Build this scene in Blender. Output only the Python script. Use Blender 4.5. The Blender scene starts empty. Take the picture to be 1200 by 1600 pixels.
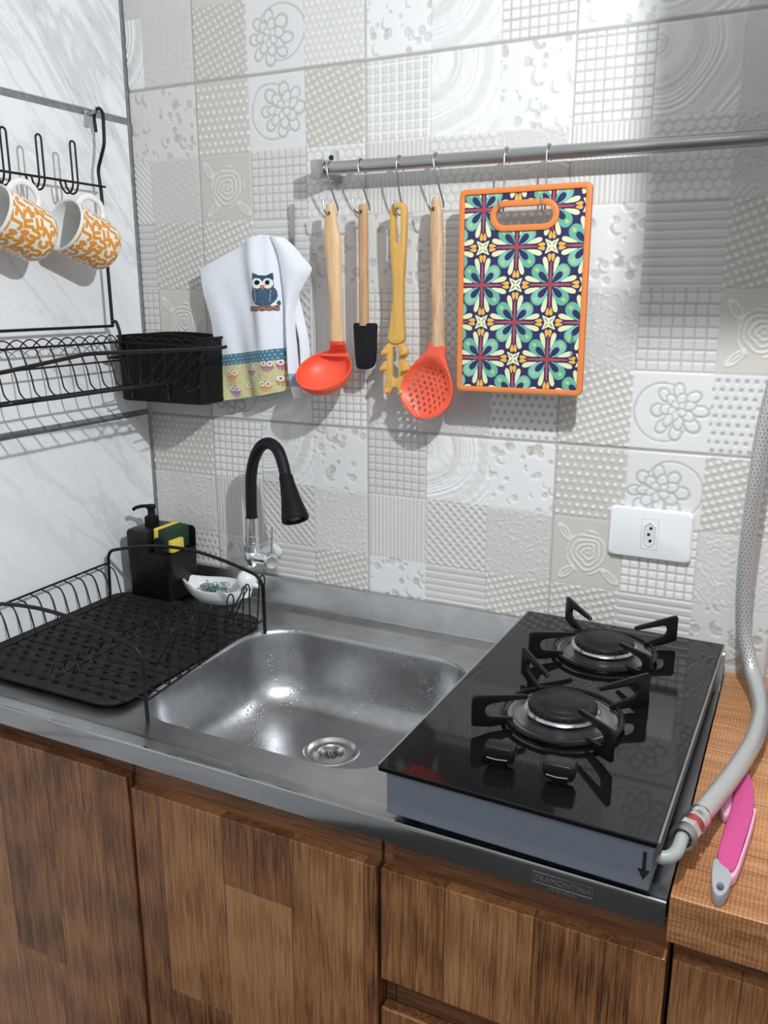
import bpy, bmesh, math, random
import numpy as np
from mathutils import Vector, Matrix

C = bpy.context.scene.collection
sc = bpy.context.scene
PI = math.pi
random.seed(4)

# ------------------------------------------------------------------ camera
cam_d = bpy.data.cameras.new('camera')
cam = bpy.data.objects.new('camera', cam_d)
C.objects.link(cam)
cam_d.sensor_fit = 'VERTICAL'
cam_d.sensor_height = 36.0
cam_d.lens = 36.0 * 1332.0 / 1600.0
cam_d.clip_start = 0.02
YAW, PITCH, ROLL = 0.45998, 0.25316, -0.0016
fw = Vector((-math.sin(YAW) * math.cos(PITCH), math.cos(YAW) * math.cos(PITCH), -math.sin(PITCH)))
rt = Vector((math.cos(YAW), math.sin(YAW), 0))
up = rt.cross(fw)
r2 = rt * math.cos(ROLL) + up * math.sin(ROLL)
u2 = -rt * math.sin(ROLL) + up * math.cos(ROLL)
M = Matrix((r2, u2, -fw)).transposed().to_4x4()
M.translation = (1.12343, -1.26022, 1.43266)
cam.matrix_world = M
sc.camera = cam

# ------------------------------------------------------------------ light, world, exposure
sc.view_settings.view_transform = 'Standard'
sc.view_settings.look = 'None'
sc.view_settings.gamma = 1.0
sc.view_settings.use_curve_mapping = False
sc.view_settings.exposure = 0.24
BULB = (1.04, -0.62, 1.79)
BULB_W = 22.5
AMBIENT = 0.62
w = bpy.data.worlds.new('world')
sc.world = w
w.use_nodes = True
# a dim room: pale towards the ceiling, darker towards the floor
wt = w.node_tree
wtc = wt.nodes.new('ShaderNodeTexCoord'); wsp = wt.nodes.new('ShaderNodeSeparateXYZ'); wcr = wt.nodes.new('ShaderNodeValToRGB')
wmr = wt.nodes.new('ShaderNodeMapRange'); wmr.inputs['From Min'].default_value = -1.0
wt.links.new(wtc.outputs['Generated'], wsp.inputs[0]); wt.links.new(wsp.outputs['Z'], wmr.inputs['Value']); wt.links.new(wmr.outputs[0], wcr.inputs[0])
wcr.color_ramp.elements[0].position = 0.44; wcr.color_ramp.elements[0].color = (0.22, 0.23, 0.25, 1)
wcr.color_ramp.elements[1].position = 0.74; wcr.color_ramp.elements[1].color = (1.30, 1.36, 1.42, 1)
wt.links.new(wcr.outputs[0], wt.nodes['Background'].inputs[0])
w.node_tree.nodes['Background'].inputs[1].default_value = AMBIENT
ld = bpy.data.lights.new('lamp_bulb_light', 'POINT')
ld.energy = BULB_W
ld.color = (0.95, 0.98, 1.0)
ld.shadow_soft_size = 0.010
ld.use_nodes = True                      # linear fall-off instead of inverse-square, to even out the wall brightness
lnt = ld.node_tree
lf = lnt.nodes.new('ShaderNodeLightFalloff'); lf.inputs['Strength'].default_value = 1.0
lem = [n for n in lnt.nodes if n.type == 'EMISSION'][0]
lnt.links.new(lf.outputs['Linear'], lem.inputs['Strength'])
lo = bpy.data.objects.new('lamp_bulb_light', ld)
lo.location = BULB
C.objects.link(lo)
la = bpy.data.lights.new('added_fill_light', 'AREA')  # soft overhead fill added to brighten the counter, no fixture modelled
la.shape = 'SQUARE'; la.size = 0.7; la.energy = 9.0; la.color = (0.97, 0.98, 1.0)
lao = bpy.data.objects.new('added_fill_light', la)
lao.location = (1.25, -1.7, 2.55)
C.objects.link(lao)

# ------------------------------------------------------------------ helpers: objects
def tag(o, label, cat, group=None, kind=None):
    if label: o['label'] = label
    if cat: o['category'] = cat
    if group: o['group'] = group
    if kind: o['kind'] = kind
    return o

WL = {}
def thing(name, label, cat, loc, group=None):
    o = bpy.data.objects.new(name, None)
    C.objects.link(o)
    o.empty_display_size = 0.02
    o.location = loc
    WL[o.name] = Vector(loc)
    return tag(o, label, cat, group)

def link(name, me, m, parent=None, label=None):
    """mesh written in world coordinates -> one object, origin at its parent (or at its own centre)"""
    o = bpy.data.objects.new(name, me)
    C.objects.link(o)
    if parent is not None:
        off = WL[parent.name]
        me.transform(Matrix.Translation(-off))
        o.parent = parent
        WL[o.name] = off.copy()
    else:
        n = len(me.vertices)
        co = np.empty(n * 3); me.vertices.foreach_get('co', co); co = co.reshape(-1, 3)
        off = Vector(((co[:, 0].min() + co[:, 0].max()) / 2, (co[:, 1].min() + co[:, 1].max()) / 2, co[:, 2].min()))
        me.transform(Matrix.Translation(-off))
        o.location = off
        WL[o.name] = off.copy()
    if m is not None:
        me.materials.append(m)
    if label: o['label'] = label
    return o

def sub(o, parent_of):
    return o

def obj(name, bm, m, parent=None, smooth=40, label=None):
    me = bpy.data.meshes.new(name)
    bmesh.ops.recalc_face_normals(bm, faces=bm.faces)
    bm.to_mesh(me); bm.free()
    if smooth is not None:
        me.shade_smooth()
        try: me.set_sharp_from_angle(angle=math.radians(smooth))
        except Exception: pass
    o = link(name, me, m, parent, label)
    return o

def child(name, bm, m, parent, smooth=40, label=None):
    """a part of a part keeps the world offset of its parent"""
    return obj(name, bm, m, parent, smooth, label)

def struct(name, bm, m, smooth=None):
    o = obj(name, bm, m, None, smooth)
    o['kind'] = 'structure'
    return o

# ------------------------------------------------------------------ helpers: shapes (all world coordinates)
def B(): return bmesh.new()

def add_box(bm, lo, hi, bev=0.0, seg=2, mat=None):
    t = bmesh.new()
    c = [(lo[i] + hi[i]) / 2 for i in range(3)]
    s = [abs(hi[i] - lo[i]) for i in range(3)]
    bmesh.ops.create_cube(t, size=1.0)
    for v in t.verts:
        v.co = Vector((v.co.x * s[0] + c[0], v.co.y * s[1] + c[1], v.co.z * s[2] + c[2]))
    if bev > 0:
        bmesh.ops.bevel(t, geom=list(t.edges), offset=bev, segments=seg, profile=0.5, affect='EDGES')
    if mat is not None:
        bmesh.ops.transform(t, matrix=mat, verts=t.verts)
    merge(bm, t)
    return bm

def merge(bm, t):
    me = bpy.data.meshes.new('tmp'); t.to_mesh(me); t.free()
    bm.from_mesh(me); bpy.data.meshes.remove(me)

def smooth_path(pts, n=8, closed=False):
    P = [Vector(p) for p in pts]
    if len(P) < 3: return P
    out = []
    L = len(P)
    rng = range(L) if closed else range(L - 1)
    for i in rng:
        p1, p2 = P[i], P[(i + 1) % L]
        p0 = P[(i - 1) % L] if (closed or i > 0) else p1 * 2 - p2
        p3 = P[(i + 2) % L] if (closed or i + 2 < L) else p2 * 2 - p1
        for k in range(n):
            t = k / n
            out.append(0.5 * ((2 * p1) + (-p0 + p2) * t + (2 * p0 - 5 * p1 + 4 * p2 - p3) * t * t + (-p0 + 3 * p1 - 3 * p2 + p3) * t ** 3))
    if not closed: out.append(P[-1])
    return out

def round_corners(pts, r, n=5):
    """polyline with filleted corners"""
    P = [Vector(p) for p in pts]
    out = [P[0]]
    for i in range(1, len(P) - 1):
        a, b, c = P[i - 1], P[i], P[i + 1]
        d1, d2 = (a - b), (c - b)
        q = min(r, d1.length * 0.49, d2.length * 0.49)
        s, e = b + d1.normalized() * q, b + d2.normalized() * q
        for k in range(n + 1):
            t = k / n
            out.append(s * (1 - t) ** 2 + b * 2 * t * (1 - t) + e * t * t)
    out.append(P[-1])
    return out

def add_tube(bm, pts, r, seg=8, closed=False, caps=True, radii=None):
    P = [Vector(p) for p in pts]
    n = len(P)
    T = []
    for i in range(n):
        a = P[(i - 1) % n] if (closed or i > 0) else P[i]
        b = P[(i + 1) % n] if (closed or i < n - 1) else P[i]
        d = b - a
        T.append(d.normalized() if d.length > 1e-9 else Vector((0, 0, 1)))
    ref = Vector((0, 0, 1)) if abs(T[0].z) < 0.9 else Vector((1, 0, 0))
    N = (ref - T[0] * ref.dot(T[0])).normalized()
    rings = []
    for i in range(n):
        if i > 0:
            N = (N - T[i] * N.dot(T[i]))
            N = N.normalized() if N.length > 1e-6 else Vector((1, 0, 0))
        Bv = T[i].cross(N)
        rr = radii[i] if radii is not None else r
        rx, ry = rr if isinstance(rr, tuple) else (rr, rr)
        rings.append([bm.verts.new(P[i] + N * (math.cos(2 * PI * k / seg) * rx) + Bv * (math.sin(2 * PI * k / seg) * ry)) for k in range(seg)])
    m = n if closed else n - 1
    for i in range(m):
        a, b = rings[i], rings[(i + 1) % n]
        for k in range(seg):
            bm.faces.new((a[k], a[(k + 1) % seg], b[(k + 1) % seg], b[k]))
    if caps and not closed:
        bm.faces.new(rings[0][::-1]); bm.faces.new(rings[-1])
    return bm

def basis(axis, xdir=None):
    z = Vector(axis).normalized()
    x = Vector(xdir) if xdir is not None else (Vector((1, 0, 0)) if abs(z.x) < 0.9 else Vector((0, 1, 0)))
    x = (x - z * x.dot(z)).normalized()
    y = z.cross(x)
    return Matrix((x, y, z)).transposed()

def add_lathe(bm, prof, c, axis=(0, 0, 1), seg=48, xdir=None, sx=1.0, sy=1.0):
    """prof: list of (radius, height)"""
    R = basis(axis, xdir); c = Vector(c)
    rings = []
    for r, h in prof:
        if r < 1e-7:
            rings.append([bm.verts.new(c + R @ Vector((0, 0, h)))])
        else:
            rings.append([bm.verts.new(c + R @ Vector((math.cos(2 * PI * k / seg) * r * sx, math.sin(2 * PI * k / seg) * r * sy, h))) for k in range(seg)])
    for a, b in zip(rings[:-1], rings[1:]):
        if len(a) == 1 and len(b) == 1: continue
        for k in range(seg):
            k2 = (k + 1) % seg
            if len(a) == 1: bm.faces.new((a[0], b[k2], b[k]))
            elif len(b) == 1: bm.faces.new((a[k], a[k2], b[0]))
            else: bm.faces.new((a[k], a[k2], b[k2], b[k]))
    return bm

def add_loft(bm, loops, cap0=True, cap1=True, closed=True):
    rings = [[bm.verts.new(p) for p in L] for L in loops]
    n = len(rings[0])
    for a, b in zip(rings[:-1], rings[1:]):
        for k in range(n if closed else n - 1):
            bm.faces.new((a[k], a[(k + 1) % n], b[(k + 1) % n], b[k]))
    if cap0: bm.faces.new(rings[0][::-1])
    if cap1: bm.faces.new(rings[-1])
    return bm

def ell(c, hx, hy, n=20, X=(1, 0, 0), Y=(0, 1, 0)):
    c, X, Y = Vector(c), Vector(X), Vector(Y)
    return [c + X * (math.cos(2 * PI * k / n) * hx) + Y * (math.sin(2 * PI * k / n) * hy) for k in range(n)]

def add_prism(bm, outline, holes, o, X, Y, t, bev=0.0):
    """plate: 2D outline (with holes) in the plane o + X u + Y v, thickness t along X x Y"""
    o, X, Y = Vector(o), Vector(X).normalized(), Vector(Y).normalized()
    Z = X.cross(Y)
    tb = bmesh.new()
    edges = []
    for loop in [outline] + list(holes):
        vs = [tb.verts.new(o + X * u + Y * v) for u, v in loop]
        for i in range(len(vs)):
            edges.append(tb.edges.new((vs[i], vs[(i + 1) % len(vs)])))
    bmesh.ops.triangle_fill(tb, use_beauty=True, use_dissolve=False, edges=edges)
    tb.normal_update()
    f0 = list(tb.faces)
    r = bmesh.ops.extrude_face_region(tb, geom=f0)
    nv = [g for g in r['geom'] if isinstance(g, bmesh.types.BMVert)]
    for v in nv: v.co += Z * t
    bmesh.ops.recalc_face_normals(tb, faces=tb.faces)
    if bev > 0:
        es = [e for e in tb.edges if len(e.link_faces) == 2 and e.calc_face_angle(0) > 0.9 and abs((e.verts[0].co - e.verts[1].co).normalized().dot(Z)) < 0.5]
        bmesh.ops.bevel(tb, geom=es, offset=bev, segments=2, profile=0.5, affect='EDGES')
    merge(bm, tb)
    return bm

def rrect(cx, cy, hx, hy, r, k=10, m=10):
    r = min(r, hx - 1e-5, hy - 1e-5)
    pts = []
    cor = [(cx + hx - r, cy + hy - r, 0), (cx - hx + r, cy + hy - r, PI / 2), (cx - hx + r, cy - hy + r, PI), (cx + hx - r, cy - hy + r, 1.5 * PI)]
    for i, (x, y, a0) in enumerate(cor):
        arc = [(x + r * math.cos(a0 + PI / 2 * j / k), y + r * math.sin(a0 + PI / 2 * j / k)) for j in range(k + 1)]
        pts += arc
        nx, ny, na = cor[(i + 1) % 4]
        q = (nx + r * math.cos(na), ny + r * math.sin(na))
        p = arc[-1]
        pts += [(p[0] + (q[0] - p[0]) * j / m, p[1] + (q[1] - p[1]) * j / m) for j in range(1, m)]
    return pts

def circ(cx, cy, r, n=24): return [(cx + r * math.cos(2 * PI * k / n), cy + r * math.sin(2 * PI * k / n)) for k in range(n)]

def grid_mesh(name, X, Y, Z, col=None, mask=None, smooth=True, wrap=False):
    """arrays (rows, cols) -> quad mesh with optional per-point colour and face mask"""
    nr, nc = X.shape
    co = np.stack([X, Y, Z], -1).reshape(-1, 3).astype(np.float32)
    i = np.arange(nr * nc).reshape(nr, nc)
    if wrap:
        i2 = np.concatenate([i, i[:, :1]], 1)
    else:
        i2 = i
    q = np.stack([i2[:-1, :-1], i2[:-1, 1:], i2[1:, 1:], i2[1:, :-1]], -1).reshape(-1, 4)
    if mask is not None: q = q[mask.reshape(-1)]
    me = bpy.data.meshes.new(name)
    me.vertices.add(len(co)); me.vertices.foreach_set('co', co.ravel())
    me.loops.add(q.size); me.loops.foreach_set('vertex_index', q.astype(np.int32).ravel())
    me.polygons.add(len(q)); me.polygons.foreach_set('loop_start', np.arange(0, q.size, 4, dtype=np.int32))
    try: me.polygons.foreach_set('loop_total', np.full(len(q), 4, dtype=np.int32))
    except Exception: pass
    if smooth: me.polygons.foreach_set('use_smooth', np.ones(len(q), dtype=bool))
    me.update(calc_edges=True)
    if col is not None:
        a = me.color_attributes.new('Col', 'FLOAT_COLOR', 'POINT')
        c4 = np.ones((len(co), 4), np.float32); c4[:, :3] = col.reshape(-1, 3)
        a.data.foreach_set('color', c4.ravel())
    return me

def bool_cut(o, cutter_bm):
    me = bpy.data.meshes.new('cut'); cutter_bm.to_mesh(me); cutter_bm.free()
    c = bpy.data.objects.new('cut', me); C.objects.link(c)
    md = o.modifiers.new('cut', 'BOOLEAN'); md.operation = 'DIFFERENCE'; md.object = c; md.solver = 'EXACT'
    dg = bpy.context.evaluated_depsgraph_get(); dg.update()
    new = bpy.data.meshes.new_from_object(o.evaluated_get(dg))
    o.modifiers.clear()
    old = o.data; o.data = new
    bpy.data.objects.remove(c); bpy.data.meshes.remove(me)
    new.shade_smooth()
    try: new.set_sharp_from_angle(angle=math.radians(40))
    except Exception: pass

def text_bm(s, size, o, X, Y, ext=0.0002, align='CENTER'):
    cu = bpy.data.curves.new('t', 'FONT'); cu.body = s; cu.size = size; cu.extrude = ext; cu.align_x = align; cu.align_y = 'CENTER'
    t = bpy.data.objects.new('t', cu); C.objects.link(t)
    dg = bpy.context.evaluated_depsgraph_get(); dg.update()
    me = bpy.data.meshes.new_from_object(t.evaluated_get(dg))
    bpy.data.objects.remove(t); bpy.data.curves.remove(cu)
    X, Y = Vector(X).normalized(), Vector(Y).normalized()
    Mx = Matrix((X, Y, X.cross(Y))).transposed().to_4x4(); Mx.translation = Vector(o)
    me.transform(Mx)
    bm = B(); bm.from_mesh(me); bpy.data.meshes.remove(me)
    return bm

# ------------------------------------------------------------------ helpers: materials
def newmat(name):
    m = bpy.data.materials.new(name); m.use_nodes = True
    nt = m.node_tree; b = nt.nodes['Principled BSDF']
    return m, nt, b

def nd(nt, t, **kw):
    n = nt.nodes.new(t)
    for k, v in kw.items():
        if k.startswith('_'): setattr(n, k[1:], v)
        else: n.inputs[k.replace('__', ' ')].default_value = v
    return n

def mat(name, col, rough=0.5, metal=0.0, var=0.0, scale=60.0, bump=0.0, bscale=200.0, spec=None, coat=0.0, aniso=None, trans=0.0, sss=0.0):
    m, nt, b = newmat(name)
    b.inputs['Base Color'].default_value = (*col, 1)
    b.inputs['Roughness'].default_value = rough
    b.inputs['Metallic'].default_value = metal
    if spec is not None: b.inputs['Specular IOR Level'].default_value = spec
    if coat: b.inputs['Coat Weight'].default_value = coat
    if trans: b.inputs['Transmission Weight'].default_value = trans
    if sss:
        b.inputs['Subsurface Weight'].default_value = sss
        b.inputs['Subsurface Scale'].default_value = 0.004
    tc = nt.nodes.new('ShaderNodeTexCoord')
    if var > 0:
        n = nd(nt, 'ShaderNodeTexNoise', Scale=scale, Detail=4.0)
        nt.links.new(tc.outputs['Object'], n.inputs['Vector'])
        mr = nd(nt, 'ShaderNodeMapRange')
        mr.inputs['From Min'].default_value = 0.3; mr.inputs['From Max'].default_value = 0.7
        mr.inputs['To Min'].default_value = 1 - var; mr.inputs['To Max'].default_value = 1 + var
        nt.links.new(n.outputs['Fac'], mr.inputs['Value'])
        mx = nd(nt, 'ShaderNodeMix', _data_type='RGBA', _blend_type='MULTIPLY')
        mx.inputs[0].default_value = 1.0
        mx.inputs[6].default_value = (*col, 1)
        nt.links.new(mr.outputs[0], mx.inputs[7])
        nt.links.new(mx.outputs[2], b.inputs['Base Color'])
    if bump > 0:
        n2 = nd(nt, 'ShaderNodeTexNoise', Scale=bscale, Detail=3.0)
        nt.links.new(tc.outputs['Object'], n2.inputs['Vector'])
        bp = nd(nt, 'ShaderNodeBump', Strength=bump, Distance=0.001)
        nt.links.new(n2.outputs['Fac'], bp.inputs['Height'])
        nt.links.new(bp.outputs[0], b.inputs['Normal'])
    return m

def attr_mat(name, rough=0.5, bump=0.0, bscale=900.0, spec=None, coat=0.0, sheen=0.0):
    m, nt, b = newmat(name)
    a = nd(nt, 'ShaderNodeAttribute', _attribute_name='Col')
    nt.links.new(a.outputs['Color'], b.inputs['Base Color'])
    b.inputs['Roughness'].default_value = rough
    if spec is not None: b.inputs['Specular IOR Level'].default_value = spec
    if coat: b.inputs['Coat Weight'].default_value = coat
    if sheen: b.inputs['Sheen Weight'].default_value = sheen
    if bump > 0:
        tc = nt.nodes.new('ShaderNodeTexCoord')
        n2 = nd(nt, 'ShaderNodeTexNoise', Scale=bscale, Detail=2.0)
        nt.links.new(tc.outputs['Object'], n2.inputs['Vector'])
        bp = nd(nt, 'ShaderNodeBump', Strength=bump, Distance=0.001)
        nt.links.new(n2.outputs['Fac'], bp.inputs['Height'])
        nt.links.new(bp.outputs[0], b.inputs['Normal'])
    return m

def wood_mat(name, dark, mid, light, grain='Z', plank=0.092, plank_axis='X', length=0.55, rough=0.42, contrast=1.0, seed=0.0, weave=0.0):
    """planked wood: tone per plank, stretched grain, knots and fine pores; world-position based"""
    m, nt, b = newmat(name)
    L = nt.links.new
    geo = nt.nodes.new('ShaderNodeNewGeometry')
    sep = nt.nodes.new('ShaderNodeSeparateXYZ'); L(geo.outputs['Position'], sep.inputs[0])
    def math_(op, a, bb=None):
        n = nt.nodes.new('ShaderNodeMath'); n.operation = op
        for i, x in enumerate((a, bb)):
            if x is None: continue
            if isinstance(x, (int, float)): n.inputs[i].default_value = x
            else: L(x, n.inputs[i])
        return n.outputs[0]
    ax = sep.outputs[plank_axis]; gz = sep.outputs[grain]
    pi = math_('FLOOR', math_('DIVIDE', math_('ADD', ax, 0.047 + seed), plank))
    wn0 = nd(nt, 'ShaderNodeTexWhiteNoise', _noise_dimensions='1D'); L(math_('ADD', pi, seed * 7.3 + 3.1), wn0.inputs['W'])
    li = math_('FLOOR', math_('ADD', math_('DIVIDE', gz, length), wn0.outputs['Value']))
    cid = math_('ADD', math_('MULTIPLY', pi, 13.7), math_('MULTIPLY', li, 5.31))
    wn = nd(nt, 'ShaderNodeTexWhiteNoise', _noise_dimensions='1D'); L(math_('ADD', cid, seed), wn.inputs['W'])
    # stretched coordinates, offset per plank
    comb = nt.nodes.new('ShaderNodeCombineXYZ')
    sx = {'X': 1.0, 'Y': 1.0, 'Z': 1.0}; sx[grain] = 0.032
    for i, k in enumerate('XYZ'):
        L(math_('ADD', math_('MULTIPLY', sep.outputs[k], sx[k]), math_('MULTIPLY', wn.outputs['Value'], 9.0)), comb.inputs[i])
    n1 = nd(nt, 'ShaderNodeTexNoise', Scale=95.0, Detail=8.0, Roughness=0.66, Distortion=1.2); L(comb.outputs[0], n1.inputs['Vector'])
    n2 = nd(nt, 'ShaderNodeTexNoise', Scale=560.0, Detail=4.0, Roughness=0.7); L(comb.outputs[0], n2.inputs['Vector'])
    n3 = nd(nt, 'ShaderNodeTexNoise', Scale=7.0, Detail=3.0, Roughness=0.55)
    cm2 = nt.nodes.new('ShaderNodeCombineXYZ')
    sx2 = {'X': 1.0, 'Y': 1.0, 'Z': 1.0}; sx2[grain] = 0.35
    for i, k in enumerate('XYZ'):
        L(math_('ADD', math_('MULTIPLY', sep.outputs[k], sx2[k]), math_('MULTIPLY', wn.outputs['Value'], 5.0)), cm2.inputs[i])
    L(cm2.outputs[0], n3.inputs['Vector'])
    # cathedral rings
    wv = nd(nt, 'ShaderNodeTexWave', _wave_type='RINGS', Scale=9.0, Distortion=6.0, Detail=3.0); wv.inputs['Detail Scale'].default_value = 1.3
    L(cm2.outputs[0], wv.inputs['Vector'])
    f = math_('ADD', math_('MULTIPLY', n1.outputs['Fac'], 0.48), math_('MULTIPLY', n2.outputs['Fac'], 0.76))
    f = math_('ADD', f, math_('MULTIPLY', n3.outputs['Fac'], 0.20))
    f = math_('ADD', f, math_('MULTIPLY', wv.outputs['Fac'], 0.07))
    f = math_('ADD', f, math_('MULTIPLY', math_('SUBTRACT', wn.outputs['Value'], 0.5), 0.18))
    f = math_('ADD', math_('MULTIPLY', math_('SUBTRACT', f, 0.735), 2.6 * contrast), 0.5)
    if weave > 0:
        wv2 = nd(nt, 'ShaderNodeTexWave', _wave_type='BANDS', _bands_direction='Y', Scale=95.0, Distortion=2.0, Detail=1.0)
        wv3 = nd(nt, 'ShaderNodeTexWave', _wave_type='BANDS', _bands_direction='X', Scale=80.0, Distortion=2.5, Detail=1.0)
        L(geo.outputs['Position'], wv2.inputs['Vector']); L(geo.outputs['Position'], wv3.inputs['Vector'])
        f = math_('ADD', f, math_('MULTIPLY', math_('SUBTRACT', math_('MULTIPLY', wv2.outputs['Fac'], wv3.outputs['Fac']), 0.3), weave))
    cr = nt.nodes.new('ShaderNodeValToRGB')
    e = cr.color_ramp.elements
    e[0].position = 0.0; e[0].color = (*dark, 1)
    e[1].position = 1.0; e[1].color = (*light, 1)
    k = e.new(0.5); k.color = (*mid, 1)
    L(f, cr.inputs[0])
    # seams between planks
    fr = math_('FRACT', math_('DIVIDE', math_('ADD', ax, 0.047 + seed), plank))
    d = math_('MULTIPLY', math_('MINIMUM', fr, math_('SUBTRACT', 1.0, fr)), plank)
    mr = nd(nt, 'ShaderNodeMapRange'); mr.inputs['From Min'].default_value = 0.0003; mr.inputs['From Max'].default_value = 0.0013
    mr.inputs['To Min'].default_value = 0.45; mr.inputs['To Max'].default_value = 1.0
    L(d, mr.inputs['Value'])
    mx = nd(nt, 'ShaderNodeMix', _data_type='RGBA', _blend_type='MULTIPLY'); mx.inputs[0].default_value = 1.0
    L(cr.outputs[0], mx.inputs[6]); L(mr.outputs[0], mx.inputs[7])
    L(mx.outputs[2], b.inputs['Base Color'])
    b.inputs['Roughness'].default_value = rough
    bp = nd(nt, 'ShaderNodeBump', Strength=0.25, Distance=0.0006); L(n2.outputs['Fac'], bp.inputs['Height']); L(bp.outputs[0], b.inputs['Normal'])
    return m

def handle_wood(name, col, col2, rough=0.5):
    m, nt, b = newmat(name); L = nt.links.new
    tc = nt.nodes.new('ShaderNodeTexCoord')
    mp = nd(nt, 'ShaderNodeMapping'); mp.inputs['Scale'].default_value = (1, 1, 0.08); L(tc.outputs['Object'], mp.inputs[0])
    n = nd(nt, 'ShaderNodeTexNoise', Scale=210.0, Detail=5.0, Distortion=0.6); L(mp.outputs[0], n.inputs['Vector'])
    cr = nt.nodes.new('ShaderNodeValToRGB'); e = cr.color_ramp.elements
    e[0].position = 0.32; e[0].color = (*col2, 1); e[1].position = 0.62; e[1].color = (*col, 1)
    L(n.outputs['Fac'], cr.inputs[0]); L(cr.outputs[0], b.inputs['Base Color'])
    b.inputs['Roughness'].default_value = rough
    return m

def steel_mat(name, col, rough, streak=(1, 1, 1), var=0.1, scale=40.0, drops=0.0):
    m, nt, b = newmat(name); L = nt.links.new
    b.inputs['Metallic'].default_value = 1.0
    geo = nt.nodes.new('ShaderNodeNewGeometry')
    mp = nd(nt, 'ShaderNodeMapping'); mp.inputs['Scale'].default_value = streak; L(geo.outputs['Position'], mp.inputs[0])
    n = nd(nt, 'ShaderNodeTexNoise', Scale=scale, Detail=6.0, Roughness=0.65); L(mp.outputs[0], n.inputs['Vector'])
    n5 = nd(nt, 'ShaderNodeTexNoise', Scale=9.0, Detail=5.0, Roughness=0.7); L(geo.outputs['Position'], n5.inputs['Vector'])
    mr = nd(nt, 'ShaderNodeMapRange'); mr.inputs['From Min'].default_value = 0.25; mr.inputs['From Max'].default_value = 0.75
    mr.inputs['To Min'].default_value = rough - var; mr.inputs['To Max'].default_value = rough + var
    L(n5.outputs['Fac'], mr.inputs['Value']); L(mr.outputs[0], b.inputs['Roughness'])
    cr = nt.nodes.new('ShaderNodeValToRGB'); e = cr.color_ramp.elements
    e[0].position = 0.3; e[0].color = tuple(c * 0.82 for c in col) + (1,); e[1].position = 0.7; e[1].color = (*col, 1)
    L(n.outputs['Fac'], cr.inputs[0]); L(cr.outputs[0], b.inputs['Base Color'])
    if drops > 0:
        v = nd(nt, 'ShaderNodeTexVoronoi', Scale=160.0, Randomness=1.0); L(geo.outputs['Position'], v.inputs['Vector'])
        m2 = nd(nt, 'ShaderNodeMapRange'); m2.inputs['From Min'].default_value = 0.1; m2.inputs['From Max'].default_value = 0.32
        m2.inputs['To Min'].default_value = 1; m2.inputs['To Max'].default_value = 0
        L(v.outputs['Distance'], m2.inputs['Value'])
        n4 = nd(nt, 'ShaderNodeTexNoise', Scale=14.0, Detail=3.0); L(geo.outputs['Position'], n4.inputs['Vector'])
        m3 = nd(nt, 'ShaderNodeMapRange'); m3.inputs['From Min'].default_value = 0.52; m3.inputs['From Max'].default_value = 0.66
        L(n4.outputs['Fac'], m3.inputs['Value'])
        mm = nt.nodes.new('ShaderNodeMath'); mm.operation = 'MULTIPLY'; L(m2.outputs[0], mm.inputs[0]); L(m3.outputs[0], mm.inputs[1])
        bp = nd(nt, 'ShaderNodeBump', Strength=drops, Distance=0.0012); L(mm.outputs[0], bp.inputs['Height']); L(bp.outputs[0], b.inputs['Normal'])
    return m

# ------------------------------------------------------------------ the setting: tiled back wall with embossed patchwork tiles
ZB0, ZB1, XB1 = 0.84, 1.96, 1.36
X0T, TW, ZG, TH = 0.1459, 0.3225, 1.2091, 0.5617      # first vertical joint, tile width, horizontal joint, tile height
step = 0.0016
xs = np.arange(0.003, XB1, step); zs = np.arange(ZB0, ZB1, step)
GX, GZ = np.meshgrid(xs, zs)
HGT = np.zeros_like(GX)
TINT = np.zeros(GX.shape + (3,))
WHITE = np.array((0.77, 0.775, 0.77)); GREY = np.array((0.645, 0.64, 0.62)); BEIGE = np.array((0.555, 0.53, 0.485)); DK = np.array((0.46, 0.445, 0.41))
rng = np.random.default_rng(7)

def sstep(a, b, x):
    t = np.clip((x - a) / (b - a), 0, 1); return t * t * (3 - 2 * t)
def wavy(u, v, seed, k=40.0, n=6):
    r = np.random.default_rng(seed); s = np.zeros_like(u)
    for i in range(n):
        a = r.uniform(0, 2 * PI); kk = k * r.uniform(0.6, 1.8)
        s += np.sin((u * np.cos(a) + v * np.sin(a)) * kk + r.uniform(0, 6.28))
    return s / math.sqrt(n)
def line(d, wd): return 1 - sstep(wd * 0.4, wd, np.abs(d))

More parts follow.
